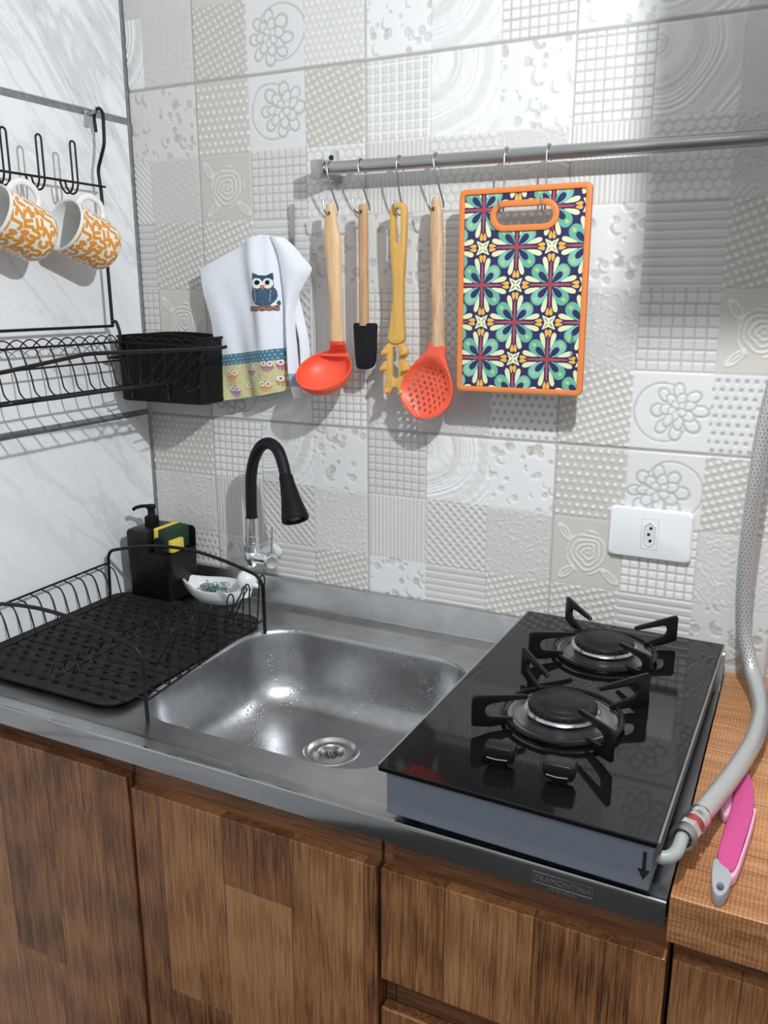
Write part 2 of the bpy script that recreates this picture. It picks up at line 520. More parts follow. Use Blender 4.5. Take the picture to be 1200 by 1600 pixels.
def pattern(kind, u, v, w, h, seed):
    """relief (mm) and tint weight image for one printed cell"""
    r = np.random.default_rng(seed)
    H = np.zeros_like(u); base = GREY; T = None
    def blank(c): return np.broadcast_to(c, u.shape + (3,)).copy()
    if kind in ('grid', 'gridw', 'gridb'):
        p = 0.0134
        fu = np.abs((u / p + 0.5) % 1 - 0.5) * p; fv = np.abs((v / p + 0.5) % 1 - 0.5) * p
        g = np.maximum(line(fu, 0.0019), line(fv, 0.0019))
        cell = np.sin(np.floor(u / p + .5) * 12.9 + np.floor(v / p + .5) * 78.2 + seed) * 0.5
        H = -1.3 * g + 0.18 * cell
        c = {'grid': GREY, 'gridw': WHITE, 'gridb': BEIGE}[kind]
        T = blank(c if kind != 'gridb' else GREY) * (1 + 0.03 * cell[..., None])
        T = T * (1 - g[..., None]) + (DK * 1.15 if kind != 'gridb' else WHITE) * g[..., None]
    elif kind == 'brick':
        p = 0.0155; row = np.floor(v / p)
        uu = u + (row % 2) * p * 0.3 * np.sin(row * 3.1)
        fu = np.abs((uu / p + 0.5) % 1 - 0.5) * p; fv = np.abs((v / p) % 1 - 0.5) * p - p / 2
        g = np.maximum(line(fu, 0.0018), line(np.abs(fv), 0.0022))
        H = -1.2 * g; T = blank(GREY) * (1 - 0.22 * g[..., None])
    elif kind == 'vribs':
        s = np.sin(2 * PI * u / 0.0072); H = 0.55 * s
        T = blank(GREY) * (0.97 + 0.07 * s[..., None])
    elif kind == 'hribs':
        p = 0.0118; f = (v / p) % 1
        g = line((f - 0.5) * p, 0.0022); H = -1.3 * g + 0.3 * np.sin(2 * PI * f)
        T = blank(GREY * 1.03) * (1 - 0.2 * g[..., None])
    elif kind == 'rings':
        cx, cz = r.uniform(-0.01, 0.01), h * r.uniform(0.75, 0.98)
        d = np.hypot((u - cx) * 0.95, v - cz) + 0.0025 * wavy(u, v, seed, 45)
        ph = d / 0.0098 + 0.9 * np.sin(d * 95); s = np.sin(2 * PI * ph)
        amp = 0.35 + 0.65 * (np.sin(d * 170 + 1) * 0.5 + 0.5)
        H = 0.8 * s * amp + 0.2 * wavy(u, v, seed + 3, 300)
        k = (sstep(0.2, 0.9, np.sin(d * 140 + 0.6)) * 0.5)[..., None]
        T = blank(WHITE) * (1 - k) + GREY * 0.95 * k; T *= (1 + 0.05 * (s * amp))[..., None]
    elif kind in ('bubbles', 'bubblesw'):
        T = blank(WHITE if kind == 'bubblesw' else GREY * 1.04)
        for i in range(34):
            cx, cz, rr = r.uniform(0, w), r.uniform(0, h), r.choice([0.0028, 0.004, 0.0055, 0.007])
            d = np.hypot(u - cx, v - cz); mk = 1 - sstep(rr - 0.0008, rr + 0.0004, d)
            if i % 4 == 0:
                R2 = rr * 1.7; d = np.hypot(u - cx, v - cz); d2 = np.hypot(u - cx - rr * 0.7, v - cz - rr * 0.45)
                mk = (1 - sstep(R2 - 0.0008, R2 + 0.0004, d)) * sstep(R2 * 0.82, R2 * 0.95, d2)
            H = np.minimum(H, -1.3 * mk)
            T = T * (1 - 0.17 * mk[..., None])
            if i % 7 == 3: T = T * (1 - mk[..., None]) + BEIGE * 1.05 * mk[..., None]
    elif kind in ('dots', 'holes', 'sdots'):
        p = 0.0122 if kind != 'sdots' else 0.0105
        row = np.floor(v / p); fu = ((u / p + 0.5 * (row % 2)) % 1 - 0.5) * p; fv = ((v / p) % 1 - 0.5) * p
        d = np.hypot(fu, fv); mk = 1 - sstep(0.0022, 0.0038, d)
        var = 0.86 + 0.14 * np.sign(np.sin(row * 9.1 + np.floor(u / p + 0.5 * (row % 2)) * 5.3 + seed))
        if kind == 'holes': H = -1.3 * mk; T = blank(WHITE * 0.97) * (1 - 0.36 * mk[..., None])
        else:
            H = 1.5 * mk * var * (0.7 if kind == 'sdots' else 1)
            T = blank(BEIGE * 1.05 if kind == 'dots' else GREY * 1.05); k = (mk * var)[..., None]; T = T * (1 - k) + WHITE * k
    elif kind == 'hex':
        p = 0.0142; q = p * 0.866; row = np.floor(v / q)
        best = np.full(u.shape, 9.0)
        for dr in (-1, 0, 1):
            rr = row + dr; cz = (rr + 0.5) * q; off = 0.5 * (rr % 2)
            cu = (np.round(u / p - off) + off) * p
            best = np.minimum(best, np.hypot(u - cu, v - cz))
        mk = 1 - sstep(0.0046, 0.0062, best); H = 0.9 * mk - 0.5 * (1 - sstep(0.0, 0.003, best)) * mk
        T = blank(GREY * 0.97); T = T * (1 - mk[..., None]) + GREY * 1.1 * mk[..., None]
    elif kind == 'mesh':
        a = (u + v) / 1.4142; b = (u - v) / 1.4142; p = 0.0104
        fa = ((a / p) % 1 - 0.5) * p; fb = ((b / p) % 1 - 0.5) * p
        d = np.hypot(fa, fb); mk = 1 - sstep(0.0026, 0.0044, d)
        band = line(fa, 0.0052)
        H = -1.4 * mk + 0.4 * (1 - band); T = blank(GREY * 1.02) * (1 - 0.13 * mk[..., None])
    elif kind in ('hound', 'rope'):
        p = 0.0115; a = u / p; b = v / p
        s = np.sin(2 * PI * (a + b * 0.55)) ; t = np.sin(2 * PI * (b - a * 0.35))
        k = sstep(-0.15, 0.5, s * 0.7 + t * 0.8 - 0.15)
        H = 1.2 * k + 0.15 * wavy(u, v, seed, 700); T = blank(BEIGE); T = T * (1 - k[..., None]) + GREY * 1.08 * k[..., None]
    elif kind == 'weave':
        s = np.sin(2 * PI * u / 0.0042) * np.sin(2 * PI * v / 0.0042); H = 0.3 * s + 0.25 * wavy(u, v, seed, 420)
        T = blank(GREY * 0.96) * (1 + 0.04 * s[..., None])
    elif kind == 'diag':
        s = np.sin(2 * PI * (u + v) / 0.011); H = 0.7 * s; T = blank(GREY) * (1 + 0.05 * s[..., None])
    elif kind == 'scroll':
        q = wavy(u, v, seed, 150, 7) + 0.6 * wavy(u, v, seed + 1, 260, 5)
        ln = line(np.sin(q * 2.2), 0.42); H = 0.85 * ln + 0.12 * wavy(u, v, seed + 2, 600)
        T = blank(GREY * 0.98); T = T * (1 - 0.5 * ln[..., None]) + GREY * 1.08 * 0.5 * ln[..., None]
    elif kind == 'rose':
        u, v = u + 0.0011 * wavy(u, v, seed + 21, 90, 5), v + 0.0011 * wavy(u, v, seed + 22, 90, 5)
        cx, cz = w * 0.52, h * 0.5; x, y = u - cx, v - cz
        d = np.hypot(x, y); th = np.arctan2(y, x)
        sp = d / 0.0078 - th / (2 * PI) + 0.16 * np.sin(3 * th + d * 120) + 0.1 * np.sin(5 * th)
        f = np.abs((sp % 1) - 0.5)
        edge = 0.034 + 0.0035 * np.sin(5 * th + 1)
        inside = 1 - sstep(edge - 0.001, edge + 0.001, d)
        ln = (1 - sstep(0.10, 0.26, f)) * inside
        for (lx, ly, an) in ((-0.036, 0.030, 2.2), (0.036, -0.034, -0.7), (-0.030, -0.034, 3.9)):
            a, b = x - lx, y - ly; c, s = math.cos(an), math.sin(an); aa, bb = a * c + b * s, -a * s + b * c
            e = (aa / 0.016) ** 2 + (bb / 0.0062) ** 2
            ln = np.maximum(ln, line(e - 0.8, 0.45)); ln = np.maximum(ln, line(bb, 0.0012) * (e < 0.8))
        H = 1.2 * ln; T = blank(BEIGE * 1.08); T = T * (1 - 0.7 * ln[..., None]) + WHITE * 0.7 * ln[..., None]
    elif kind == 'flower':
        T = blank(WHITE * 0.97); ln = np.zeros_like(u)
        u, v = u + 0.0020 * wavy(u, v, seed + 21, 55, 5), v + 0.0020 * wavy(u, v, seed + 22, 55, 5)
        fx, fz = (w * 0.6, h * 0.52) if seed % 2 else (w * 0.42, h * 0.45)
        big = np.hypot(u - (w * 0.42 if seed % 2 else w * 0.6), v - h * 0.5)
        ln = np.maximum(ln, line(big - 0.042, 0.0016))
        fill = np.zeros_like(u)
        for ring, n, rad, el, ew in ((0, 8, 0.031, 0.0105, 0.0085), (1, 7, 0.0190, 0.0095, 0.0072), (2, 5, 0.0085, 0.0072, 0.0055)):
            for k in range(n):
                an = 2 * PI * k / n + ring * 0.4; cx, cz = fx + rad * math.cos(an), fz + rad * math.sin(an)
                a, b = u - cx, v - cz; c, s = math.cos(an), math.sin(an); aa, bb = a * c + b * s, -a * s + b * c
                e = np.sqrt((aa / el) ** 2 + (bb / ew) ** 2)
                ln = np.where(e < 0.85, 0.0, ln)
                ln = np.maximum(ln, line(e - 1, 0.26)); fill = np.maximum(fill, 1 - sstep(0.9, 1.05, e))
        H = -1.1 * ln + 0.4 * fill
        T = T * (1 - 0.3 * ln[..., None])
    else:
        H = 0.15 * wavy(u, v, seed, 160) + 0.1 * wavy(u, v, seed + 1, 500); T = blank(GREY * 0.99)
    H = H + 0.05 * wavy(u, v, seed + 11, 900, 4)
    return H, T

ROWS = {'Z': (1.7708, 1.883), 'Y': (1.883, 2.0), 'A': (1.655, 1.7708), 'B': (1.549, 1.655), 'C': (1.4355, 1.549), 'D': (1.322, 1.4355), 'E': (1.2091, 1.322),
        'F': (1.098, 1.2091), 'G': (0.988, 1.098), 'H': (0.84, 0.988)}
LAY = {
 -2: dict(Y='plain', Z='rings', A='bubbles', B='diag', C='hribs', D='grid', E='plain', F='dots', G='scroll', H='hribs'),
 -1: dict(Y='plain', Z='weave', A='bubbles', B='weave', C='hound', D='rose', E='scroll', F='dots', G='scroll', H='holes'),
 0: dict(Y='rose', Z='hound', A='dots', B='rose', C='hound', D='scroll', E='flower', F='gridw', G='vribs', H='bubbles'),
 1: dict(Y='grid', Z='flower', A='flower', B='grid', C='hribs', D='mesh', E='rings', F='rings', G='mesh', H='hribs'),
 2: dict(Y='hex', Z='sdots', A='hound', B='hex', C='bubbles', D='vribs', E='gridw', F='bubblesw', G='scroll', H='rope'),
 3: dict(Y='vribs', Z='bubblesw', A='gridb', B='vribs', C='bubbles', D='grid', E='scroll', F='grid', G='vribs', H='bubblesw'),
 4: dict(Y='hex', Z='rings', A='rings', B='hex', C='hribs', D='mesh', E='scroll', F='rings', G='mesh', H='hribs'),
 5: dict(Y='scroll', Z='gridw', A='bubblesw', B='scroll', C='dots', D='scroll', E='holes', F='bubblesw', G='scroll', H='rope'),
 6: dict(Y='vribs', Z='bubblesw', A='gridw', B='vribs', C='bubblesw', D='scroll', E='rope', F='dots', G='rose', H='rope'),
 7: dict(Y='hex', Z='rings', A='rings', B='hex', C='hribs', D='brick', E='flower', F='flower', G='gridw', H='hribs'),
 8: dict(Y='scroll', Z='plain', A='plain', B='scroll', C='hound', D='rose', E='holes', F='rope', G='scroll', H='bubbles'),
 9: dict(Y='grid', Z='grid', A='grid', B='vribs', C='bubbles', D='scroll', E='rope', F='dots', G='rose', H='rope'),
 10: dict(Y='rings', Z='rings', A='rings', B='hex', C='hribs', D='brick', E='flower', F='flower', G='gridw', H='hribs'),
 11: dict(Y='plain', Z='plain', A='plain', B='scroll', C='hound', D='rose', E='holes', F='rope', G='scroll', H='bubbles'),
}
cw = TW / 3
for k, colmap in LAY.items():
    xa, xb = X0T + k * cw, X0T + (k + 1) * cw
    if xb <= 0: continue
    ia, ib = np.searchsorted(xs, xa), np.searchsorted(xs, xb)
    for rn, (za, zb) in ROWS.items():
        ja, jb = np.searchsorted(zs, za), np.searchsorted(zs, zb)
        if ib <= ia or jb <= ja: continue
        seed = (k + 3) * 17 + ord(rn)
        u = GX[ja:jb, ia:ib] - xa; v = GZ[ja:jb, ia:ib] - za
        if rn == 'H': v = v + (0.112 - (zb - za))
        h, t = pattern(colmap[rn], u, v, cw, zb - za if rn != 'H' else 0.112, seed)
        tone = 1 + 0.035 * math.sin(seed * 2.3)
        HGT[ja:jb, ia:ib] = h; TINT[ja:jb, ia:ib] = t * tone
        # faint step between printed cells
        e = np.minimum(np.minimum(u, cw - u), np.minimum(v, (zb - za) - v))
        HGT[ja:jb, ia:ib] -= 0.5 * (1 - sstep(0.0, 0.0022, np.abs(e)))
# joints between tiles
dx = np.abs((GX - X0T + TW / 2) % TW - TW / 2)
dzz = np.abs((GZ - ZG + TH / 2) % TH - TH / 2)
jv = 1 - sstep(0.0014, 0.0024, dx); jh = 1 - sstep(0.0016, 0.0028, dzz)
J = np.maximum(jv * 0.75, jh)
HGT = HGT * (1 - J) - 1.9 * J
GROUT = np.array((0.42, 0.415, 0.40))
TINT = TINT * (1 - J[..., None]) + GROUT * J[..., None]
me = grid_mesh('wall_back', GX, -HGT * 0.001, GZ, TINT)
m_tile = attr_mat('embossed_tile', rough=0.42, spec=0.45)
# the plain rest of the wall, away from the photo
bm = B(); bm.from_mesh(me); bpy.data.meshes.remove(me)
cl = bm.verts.layers.float_color.get('Col')
def quad(a, b, c, d):
    vs = [bm.verts.new(p) for p in (a, b, c, d)]
    for q in vs: q[cl] = (0.70, 0.695, 0.675, 1)
    bm.faces.new(vs)
x1, zt, zb_ = float(xs[-1]), float(zs[-1]), float(zs[0])
quad((0.003, 0, 0), (2.6, 0, 0), (2.6, 0, zb_), (0.003, 0, zb_))
quad((0.003, 0, zt), (2.6, 0, zt), (2.6, 0, 2.6), (0.003, 0, 2.6))
quad((x1, 0, zb_), (2.6, 0, zb_), (2.6, 0, zt), (x1, 0, zt))
me = bpy.data.meshes.new('wall_back'); bm.to_mesh(me); bm.free()
o = link('wall_back', me, m_tile); o['kind'] = 'structure'

# ------------------------------------------------------------------ marble tiled left wall
m, nt, b = newmat('white_marble_tile'); L = nt.links.new
geo = nt.nodes.new('ShaderNodeNewGeometry')
mp = nd(nt, 'ShaderNodeMapping'); mp.inputs['Rotation'].default_value = (math.radians(-38), 0, 0); mp.inputs['Scale'].default_value = (1, 1.0, 0.42)
mp.inputs['Scale'].default_value = (1, 1, 1)
mp.inputs['Rotation'].default_value = (math.radians(50), 0, 0)
L(geo.outputs['Position'], mp.inputs[0])
mp0 = mp
mp = nd(nt, 'ShaderNodeMapping'); mp.inputs['Scale'].default_value = (1, 0.24, 1.0); L(mp0.outputs[0], mp.inputs[0])
n1 = nd(nt, 'ShaderNodeTexNoise', Scale=7.5, Detail=8.0, Roughness=0.55, Distortion=0.5); L(mp.outputs[0], n1.inputs['Vector'])
n2 = nd(nt, 'ShaderNodeTexNoise', Scale=16.0, Detail=7.0, Roughness=0.6, Distortion=0.7); L(mp.outputs[0], n2.inputs['Vector'])
n3 = nd(nt, 'ShaderNodeTexNoise', Scale=3.2, Detail=4.0); L(mp.outputs[0], n3.inputs['Vector'])
def vein(nz, wdt):
    s = nt.nodes.new('ShaderNodeMath'); s.operation = 'SUBTRACT'; s.inputs[1].default_value = 0.5; L(nz.outputs['Fac'], s.inputs[0])
    a = nt.nodes.new('ShaderNodeMath'); a.operation = 'ABSOLUTE'; L(s.outputs[0], a.inputs[0])
    mr = nd(nt, 'ShaderNodeMapRange'); mr.inputs['From Min'].default_value = 0; mr.inputs['From Max'].default_value = wdt
    mr.inputs['To Min'].default_value = 1; mr.inputs['To Max'].default_value = 0; L(a.outputs[0], mr.inputs['Value'])
    return mr.outputs[0]
v1, v2 = vein(n1, 0.030), vein(n2, 0.020)
ms = nd(nt, 'ShaderNodeMapRange'); ms.inputs['From Min'].default_value = 0.34; ms.inputs['From Max'].default_value = 0.92; L(n3.outputs['Fac'], ms.inputs['Value'])
mu = nt.nodes.new('ShaderNodeMath'); mu.operation = 'MULTIPLY'; L(v1, mu.inputs[0]); L(ms.outputs[0], mu.inputs[1])
mu2 = nt.nodes.new('ShaderNodeMath'); mu2.operation = 'MULTIPLY'; L(v2, mu2.inputs[0]); L(ms.outputs[0], mu2.inputs[1])
ad = nt.nodes.new('ShaderNodeMath'); ad.operation = 'MULTIPLY_ADD'; L(mu2.outputs[0], ad.inputs[0]); ad.inputs[1].default_value = 0.55; L(mu.outputs[0], ad.inputs[2])
cl1 = nd(nt, 'ShaderNodeMix', _data_type='RGBA'); L(n3.outputs['Fac'], cl1.inputs[0])
cl1.inputs[6].default_value = (0.86, 0.875, 0.885, 1); cl1.inputs[7].default_value = (0.77, 0.785, 0.80, 1)
mx = nd(nt, 'ShaderNodeMix', _data_type='RGBA'); L(ad.outputs[0], mx.inputs[0]); L(cl1.outputs[2], mx.inputs[6]); mx.inputs[7].default_value = (0.38, 0.40, 0.42, 1)
L(mx.outputs[2], b.inputs['Base Color']); b.inputs['Roughness'].default_value = 0.22
m_marble = m
m_grout = mat('dark_grout', (0.20, 0.205, 0.21), 0.9, var=0.2, scale=90)
ZL = [0.0, 0.7013, 1.2117, 1.7221, 2.2325, 2.6]
bm = B()
for za, zb in zip(ZL[:-1], ZL[1:]):
    for ya, yb in ((-0.82, -0.006), (-1.63, -0.83), (-2.44, -1.64), (-3.2, -2.45)):
        add_box(bm, (-0.012, ya, za + 0.0055), (0.0, yb, zb - 0.0055), 0.0012, 1)
struct('wall_left', bm, m_marble)
bm = B(); add_box(bm, (-0.06, -3.2, 0.0), (-0.0022, 0.05, 2.6))
struct('trim_1', bm, m_grout)
bm = B(); add_box(bm, (-0.06, -3.2, -0.05), (2.6, 0.05, 0.0)); struct('floor', bm, mat('floor_tile', (0.05, 0.047, 0.045), 0.7, var=0.1, scale=8))
bm = B(); add_box(bm, (-0.06, -3.2, 2.6), (2.6, 0.05, 2.65)); struct('ceiling', bm, mat('ceiling_paint', (0.8, 0.8, 0.79), 0.9, var=0.02))

# ------------------------------------------------------------------ materials
m_steel = steel_mat('brushed_steel', (0.52, 0.525, 0.53), 0.31, (1, 1, 1), 0.09, 26.0, 0.0)
m_bowl = steel_mat('basin_steel', (0.46, 0.465, 0.475), 0.31, (1, 1, 1), 0.06, 60.0, 0.5)
m_steel_front = steel_mat('polished_steel', (0.42, 0.425, 0.43), 0.14, (0.2, 1, 1), 0.04, 30.0)
m_chrome = mat('chrome', (0.86, 0.87, 0.89), 0.26, 1.0)
m_satin = mat('satin_steel', (0.48, 0.48, 0.475), 0.3, 1.0)
m_wire = mat('black_wire', (0.009, 0.009, 0.010), 0.42, spec=0.25)
m_black = mat('black_plastic', (0.008, 0.008, 0.009), 0.55, var=0.15, scale=30, spec=0.15)
m_blackrough = mat('black_textured_plastic', (0.007, 0.007, 0.008), 0.35, bump=1.0, bscale=240, spec=0.3)
m_rubber = mat('black_rubber_mat', (0.015, 0.015, 0.016), 0.6, var=0.4, scale=30, bump=0.5, bscale=200, spec=0.25)
m_rubber2 = mat('black_rubber_studs', (0.005, 0.005, 0.005), 0.5, spec=0.25)
m_orange = mat('orange_silicone', (0.84, 0.115, 0.055), 0.42, sss=0.15)
m_orange_rim = mat('orange_plastic', (0.74, 0.22, 0.055), 0.45)
m_darksil = mat('black_silicone', (0.010, 0.010, 0.014), 0.5, spec=0.2)
m_beech = handle_wood('beech_wood', (0.76, 0.52, 0.30), (0.64, 0.40, 0.20))
m_beech2 = handle_wood('brown_beech_wood', (0.56, 0.34, 0.19), (0.43, 0.24, 0.12))
m_bamboo = handle_wood('bamboo', (0.70, 0.42, 0.11), (0.58, 0.32, 0.07))
m_acacia = handle_wood('acacia_wood', (0.66, 0.46, 0.29), (0.46, 0.28, 0.15))
m_wood = wood_mat('planked_brown_wood', (0.055, 0.020, 0.0075), (0.265, 0.110, 0.040), (0.47, 0.235, 0.098), 'Z', 0.098, 'X', 0.62, 0.42, 1.0, 0.0)
m_rail = wood_mat('dark_brown_wood_rail', (0.040, 0.016, 0.007), (0.15, 0.062, 0.026), (0.29, 0.13, 0.057), 'X', 0.06, 'Z', 0.42, 0.45, 0.9, 0.4)
m_top = wood_mat('orange_brown_worktop_wood', (0.22, 0.085, 0.030), (0.46, 0.21, 0.085), (0.64, 0.36, 0.175), 'X', 0.098, 'Y', 0.9, 0.38, 0.75, 0.2, 0.45)
m_glass = mat('black_glass', (0.005, 0.005, 0.006), 0.05, spec=0.36)
m_glass_edge = mat('glass_edge', (0.30, 0.32, 0.30), 0.25, 0.6)
m_bluegrey = mat('blue_grey_painted_steel', (0.19, 0.215, 0.255), 0.42, 0.1, var=0.03, scale=200)
m_enamel = mat('black_enamel', (0.006, 0.006, 0.007), 0.3, spec=0.3)
m_castblack = mat('matt_black_burner_cap', (0.010, 0.010, 0.011), 0.42, spec=0.2)
m_pan = mat('dark_burner_bowl', (0.24, 0.24, 0.25), 0.24, 0.95)
m_whiteplastic = mat('white_plastic', (0.82, 0.84, 0.86), 0.3)
m_hole = mat('dark_socket_hole', (0.01, 0.01, 0.01), 0.6)
m_white_ceramic = mat('white_ceramic', (0.78, 0.80, 0.80), 0.2)
m_pink = mat('pink_plastic', (0.55, 0.065, 0.235), 0.4)
m_palepink = mat('pale_pink_rubber', (0.80, 0.40, 0.53), 0.5)
m_greyplastic = mat('grey_plastic', (0.36, 0.37, 0.40), 0.4)
m_yellow = mat('yellow_sponge', (0.78, 0.60, 0.09), 0.9, var=0.12, scale=300, bump=0.8, bscale=500)
m_green = mat('green_scouring_pad', (0.012, 0.045, 0.022), 0.9, var=0.3, scale=500, bump=1.0, bscale=700)
m_navy = mat('navy_enamel', (0.012, 0.016, 0.07), 0.25)
m_palegrey = mat('pale_grey_tube', (0.36, 0.38, 0.37), 0.4)
m_red = mat('red_tape', (0.35, 0.03, 0.03), 0.5)
m_tealplastic = mat('teal_scourer', (0.10, 0.30, 0.27), 0.35, 0.3)
m_scourer = mat('steel_wool', (0.36, 0.39, 0.40), 0.35, 0.7)
m_putty = mat('white_sealant', (0.62, 0.63, 0.62), 0.7, var=0.06)
m_lamp = mat('lamp_white_metal', (0.75, 0.75, 0.75), 0.5)

# ------------------------------------------------------------------ base cabinets
YF, YR = -0.533, -0.515
def carcass(x0, x1, ztop, parent, zl=None, zr=None):
    bm = B()
    add_box(bm, (x0, YR + 0.001, 0.10), (x0 + 0.012, -0.012, zl or ztop)); add_box(bm, (x1 - 0.012, YR + 0.001, 0.10), (x1, -0.012, zr or ztop))
    add_box(bm, (x0 + 0.0125, YR + 0.001, 0.10), (x1 - 0.0125, -0.012, 0.115))
    return obj('carcass', bm, m_rail, parent, None)
def front(name, x0, x1, z0, z1, parent, y=YF):
    bm = B(); add_box(bm, (x0, y, z0), (x1, y + 0.0165, z1), 0.0012, 2)
    return obj(name, bm, m_wood, parent, None)
def rail(x0, x1, z0, z1, parent):
    bm = B(); add_box(bm, (x0, YR - 0.004, z0), (x1, YR + 0.0, z1), 0.0008, 1)
    return obj('top_rail', bm, m_rail, parent, None)
def plinth(x0, x1, parent):
    bm = B(); add_box(bm, (x0, -0.47, 0.0), (x1, -0.455, 0.099)); return obj('plinth', bm, m_rail, parent, None)

t = thing('base_cabinet', 'dark wooden cabinet with the taller planked door, under the dish rack in the corner', 'cabinet', (0.2, -0.27, 0), 'kitchen base cabinets')
carcass(0.005, 0.3925, 0.845, t, None, 0.70); rail(0.005, 0.3925, 0.785, 0.851, t); plinth(0.01, 0.39, t); front('door', 0.008, 0.3925, 0.11, 0.8285, t, YF - 0.002)
t = thing('base_cabinet', 'brown wooden base cabinet with one wide planked door, directly under the sink basin', 'cabinet', (0.575, -0.27, 0), 'kitchen base cabinets')
carcass(0.3945, 0.7545, 0.845, t, 0.70); rail(0.3945, 0.7525, 0.785, 0.851, t); plinth(0.396, 0.753, t); front('door', 0.3985, 0.7525, 0.11, 0.8145, t)
t = thing('base_cabinet', 'brown wooden base cabinet with stacked drawers, under the black glass cooktop', 'cabinet', (0.91, -0.27, 0), 'kitchen base cabinets')
carcass(0.7565, 1.0635, 0.845, t); rail(0.7565, 1.0625, 0.785, 0.851, t); plinth(0.758, 1.062, t)
bm = B(); add_box(bm, (0.77, YR - 0.0, 0.615), (1.05, YR + 0.014, 0.70)); obj('finger_rail', bm, m_rail, t, None)
front('drawer', 0.7585, 1.0625, 0.669, 0.8155, t); front('drawer', 0.7585, 1.0625, 0.48, 0.6285, t); front('drawer', 0.7585, 1.0625, 0.11, 0.472, t)
t = thing('base_cabinet', 'brown wooden base cabinet under the orange-brown wooden worktop, at the right edge', 'cabinet', (1.33, -0.27, 0), 'kitchen base cabinets')
carcass(1.0665, 1.60, 0.838, t); rail(1.0665, 1.60, 0.785, 0.8385, t); plinth(1.068, 1.598, t); front('door', 1.068, 1.332, 0.11, 0.8185, t); front('door', 1.336, 1.598, 0.11, 0.8185, t)

bm = B(); add_box(bm, (1.0605, -0.538, 0.8405), (1.62, -0.002, 0.8905), 0.0012, 2)
o = obj('wooden_worktop', bm, m_top, None, None); tag(o, 'thick orange-brown wooden worktop to the right of the steel sink top', 'worktop')

# ------------------------------------------------------------------ steel sink top
t = thing('sink_top', 'stainless steel sink top with one rounded basin, set against the tiled wall', 'sink', (0.53, -0.27, 0.85))
K, Mm = 12, 14
def lp(cx, cy, hx, hy, r, z): return [Vector((x, y, z)) for x, y in rrect(cx, cy, hx, hy, r, K, Mm)]
def lp2(xa, ya, xb, yb, r, z): return lp((xa + xb) / 2, (ya + yb) / 2, (xb - xa) / 2, (yb - ya) / 2, r, z)
ZS = 0.88
bm = B()
add_loft(bm, [lp2(0.003, -0.5305, 1.0575, -0.028, 0.0006, ZS), lp2(0.011, -0.516, 1.047, -0.058, 0.004, ZS), lp2(0.016, -0.511, 1.042, -0.063, 0.006, ZS - 0.001),
              lp2(0.022, -0.505, 1.036, -0.069, 0.008, ZS - 0.0028), lp(0.527, -0.29, 0.2045, 0.1795, 0.088, ZS - 0.0028), lp(0.527, -0.29, 0.2015, 0.1765, 0.085, ZS - 0.0033)], False, False)
obj('drainboard', bm, m_steel, t, 30)
bm = B()
add_loft(bm, [lp(0.527, -0.29, 0.2015, 0.1765, 0.085, ZS - 0.0033), lp(0.527, -0.29, 0.1995, 0.1745, 0.084, ZS - 0.0052), lp(0.527, -0.29, 0.1980, 0.173, 0.083, ZS - 0.010), lp(0.527, -0.29, 0.194, 0.169, 0.082, ZS - 0.040),
              lp(0.527, -0.289, 0.189, 0.164, 0.081, ZS - 0.072), lp(0.527, -0.288, 0.182, 0.157, 0.080, ZS - 0.096), lp(0.527, -0.286, 0.171, 0.147, 0.078, ZS - 0.112),
              lp(0.527, -0.283, 0.155, 0.132, 0.076, ZS - 0.1225), lp(0.527, -0.277, 0.132, 0.110, 0.075, ZS - 0.1285), lp(0.527, -0.262, 0.095, 0.080, 0.07, ZS - 0.1308),
              lp(0.527, -0.240, 0.0445, 0.0445, 0.0444, ZS - 0.132)], False, False)
obj('basin', bm, m_bowl, t, 60)
zd = ZS - 0.132
bm = B(); add_lathe(bm, [(0.0445, 0.0), (0.042, 0.0018), (0.038, 0.0008), (0.0355, -0.0035), (0.031, -0.0045), (0.0265, -0.003), (0.0215, -0.0015), (0.0195, -0.003), (0.0185, -0.012), (0.017, -0.014), (0.0, -0.014)], (0.527, -0.240, zd))
dr = obj('drain', bm, m_satin, t, 50)
bm = B(); add_lathe(bm, [(0.0, 0.004), (0.010, 0.003), (0.0145, -0.001), (0.0155, -0.004), (0.0, -0.004)], (0.527, -0.240, zd - 0.0105)); obj('strainer', bm, mat('dark_strainer', (0.20, 0.20, 0.21), 0.4, 1.0), dr)
bm = B()
for k in range(8): add_tube(bm, [(0.527 + math.cos(k * PI / 4) * 0.008, -0.240 + math.sin(k * PI / 4) * 0.008, zd - 0.0072), (0.527 + math.cos(k * PI / 4) * 0.008, -0.240 + math.sin(k * PI / 4) * 0.008, zd - 0.0066)], 0.0018, 8)
obj('strainer_hole', bm, m_hole, dr)
prof = [(-0.5305, ZS), (-0.5340, ZS + 0.0004), (-0.5355, ZS - 0.0008), (-0.5362, ZS - 0.0035), (-0.5362, ZS - 0.0265), (-0.5345, ZS - 0.0278), (-0.526, ZS - 0.0278)]
bm = B(); add_loft(bm, [[Vector((x, y, z)) for y, z in prof] for x in (0.003, 0.35, 0.7, 1.0575)], False, False, False); obj('front_edge', bm, m_steel_front, t, 30)
prof = [(-0.028, ZS), (-0.0255, ZS + 0.002), (-0.0135, ZS + 0.039), (-0.011, ZS + 0.0425), (-0.0028, ZS + 0.0430)]
bm = B(); add_loft(bm, [[Vector((x, y, z)) for y, z in prof] for x in (0.003, 0.35, 0.7, 1.0575)], False, False, False); obj('backsplash', bm, m_steel, t, 30)
m_etch = mat('etched_mark', (0.16, 0.16, 0.15), 0.6, 0.5)
bm = text_bm('TRAMONTINA', 0.0088, (0.960, -0.5364, 0.8662), (1, 0, 0), (0, 0, 1)); obj('maker_mark', bm, m_etch, t, None, 'etched lettering on the front edge')
bm = B()
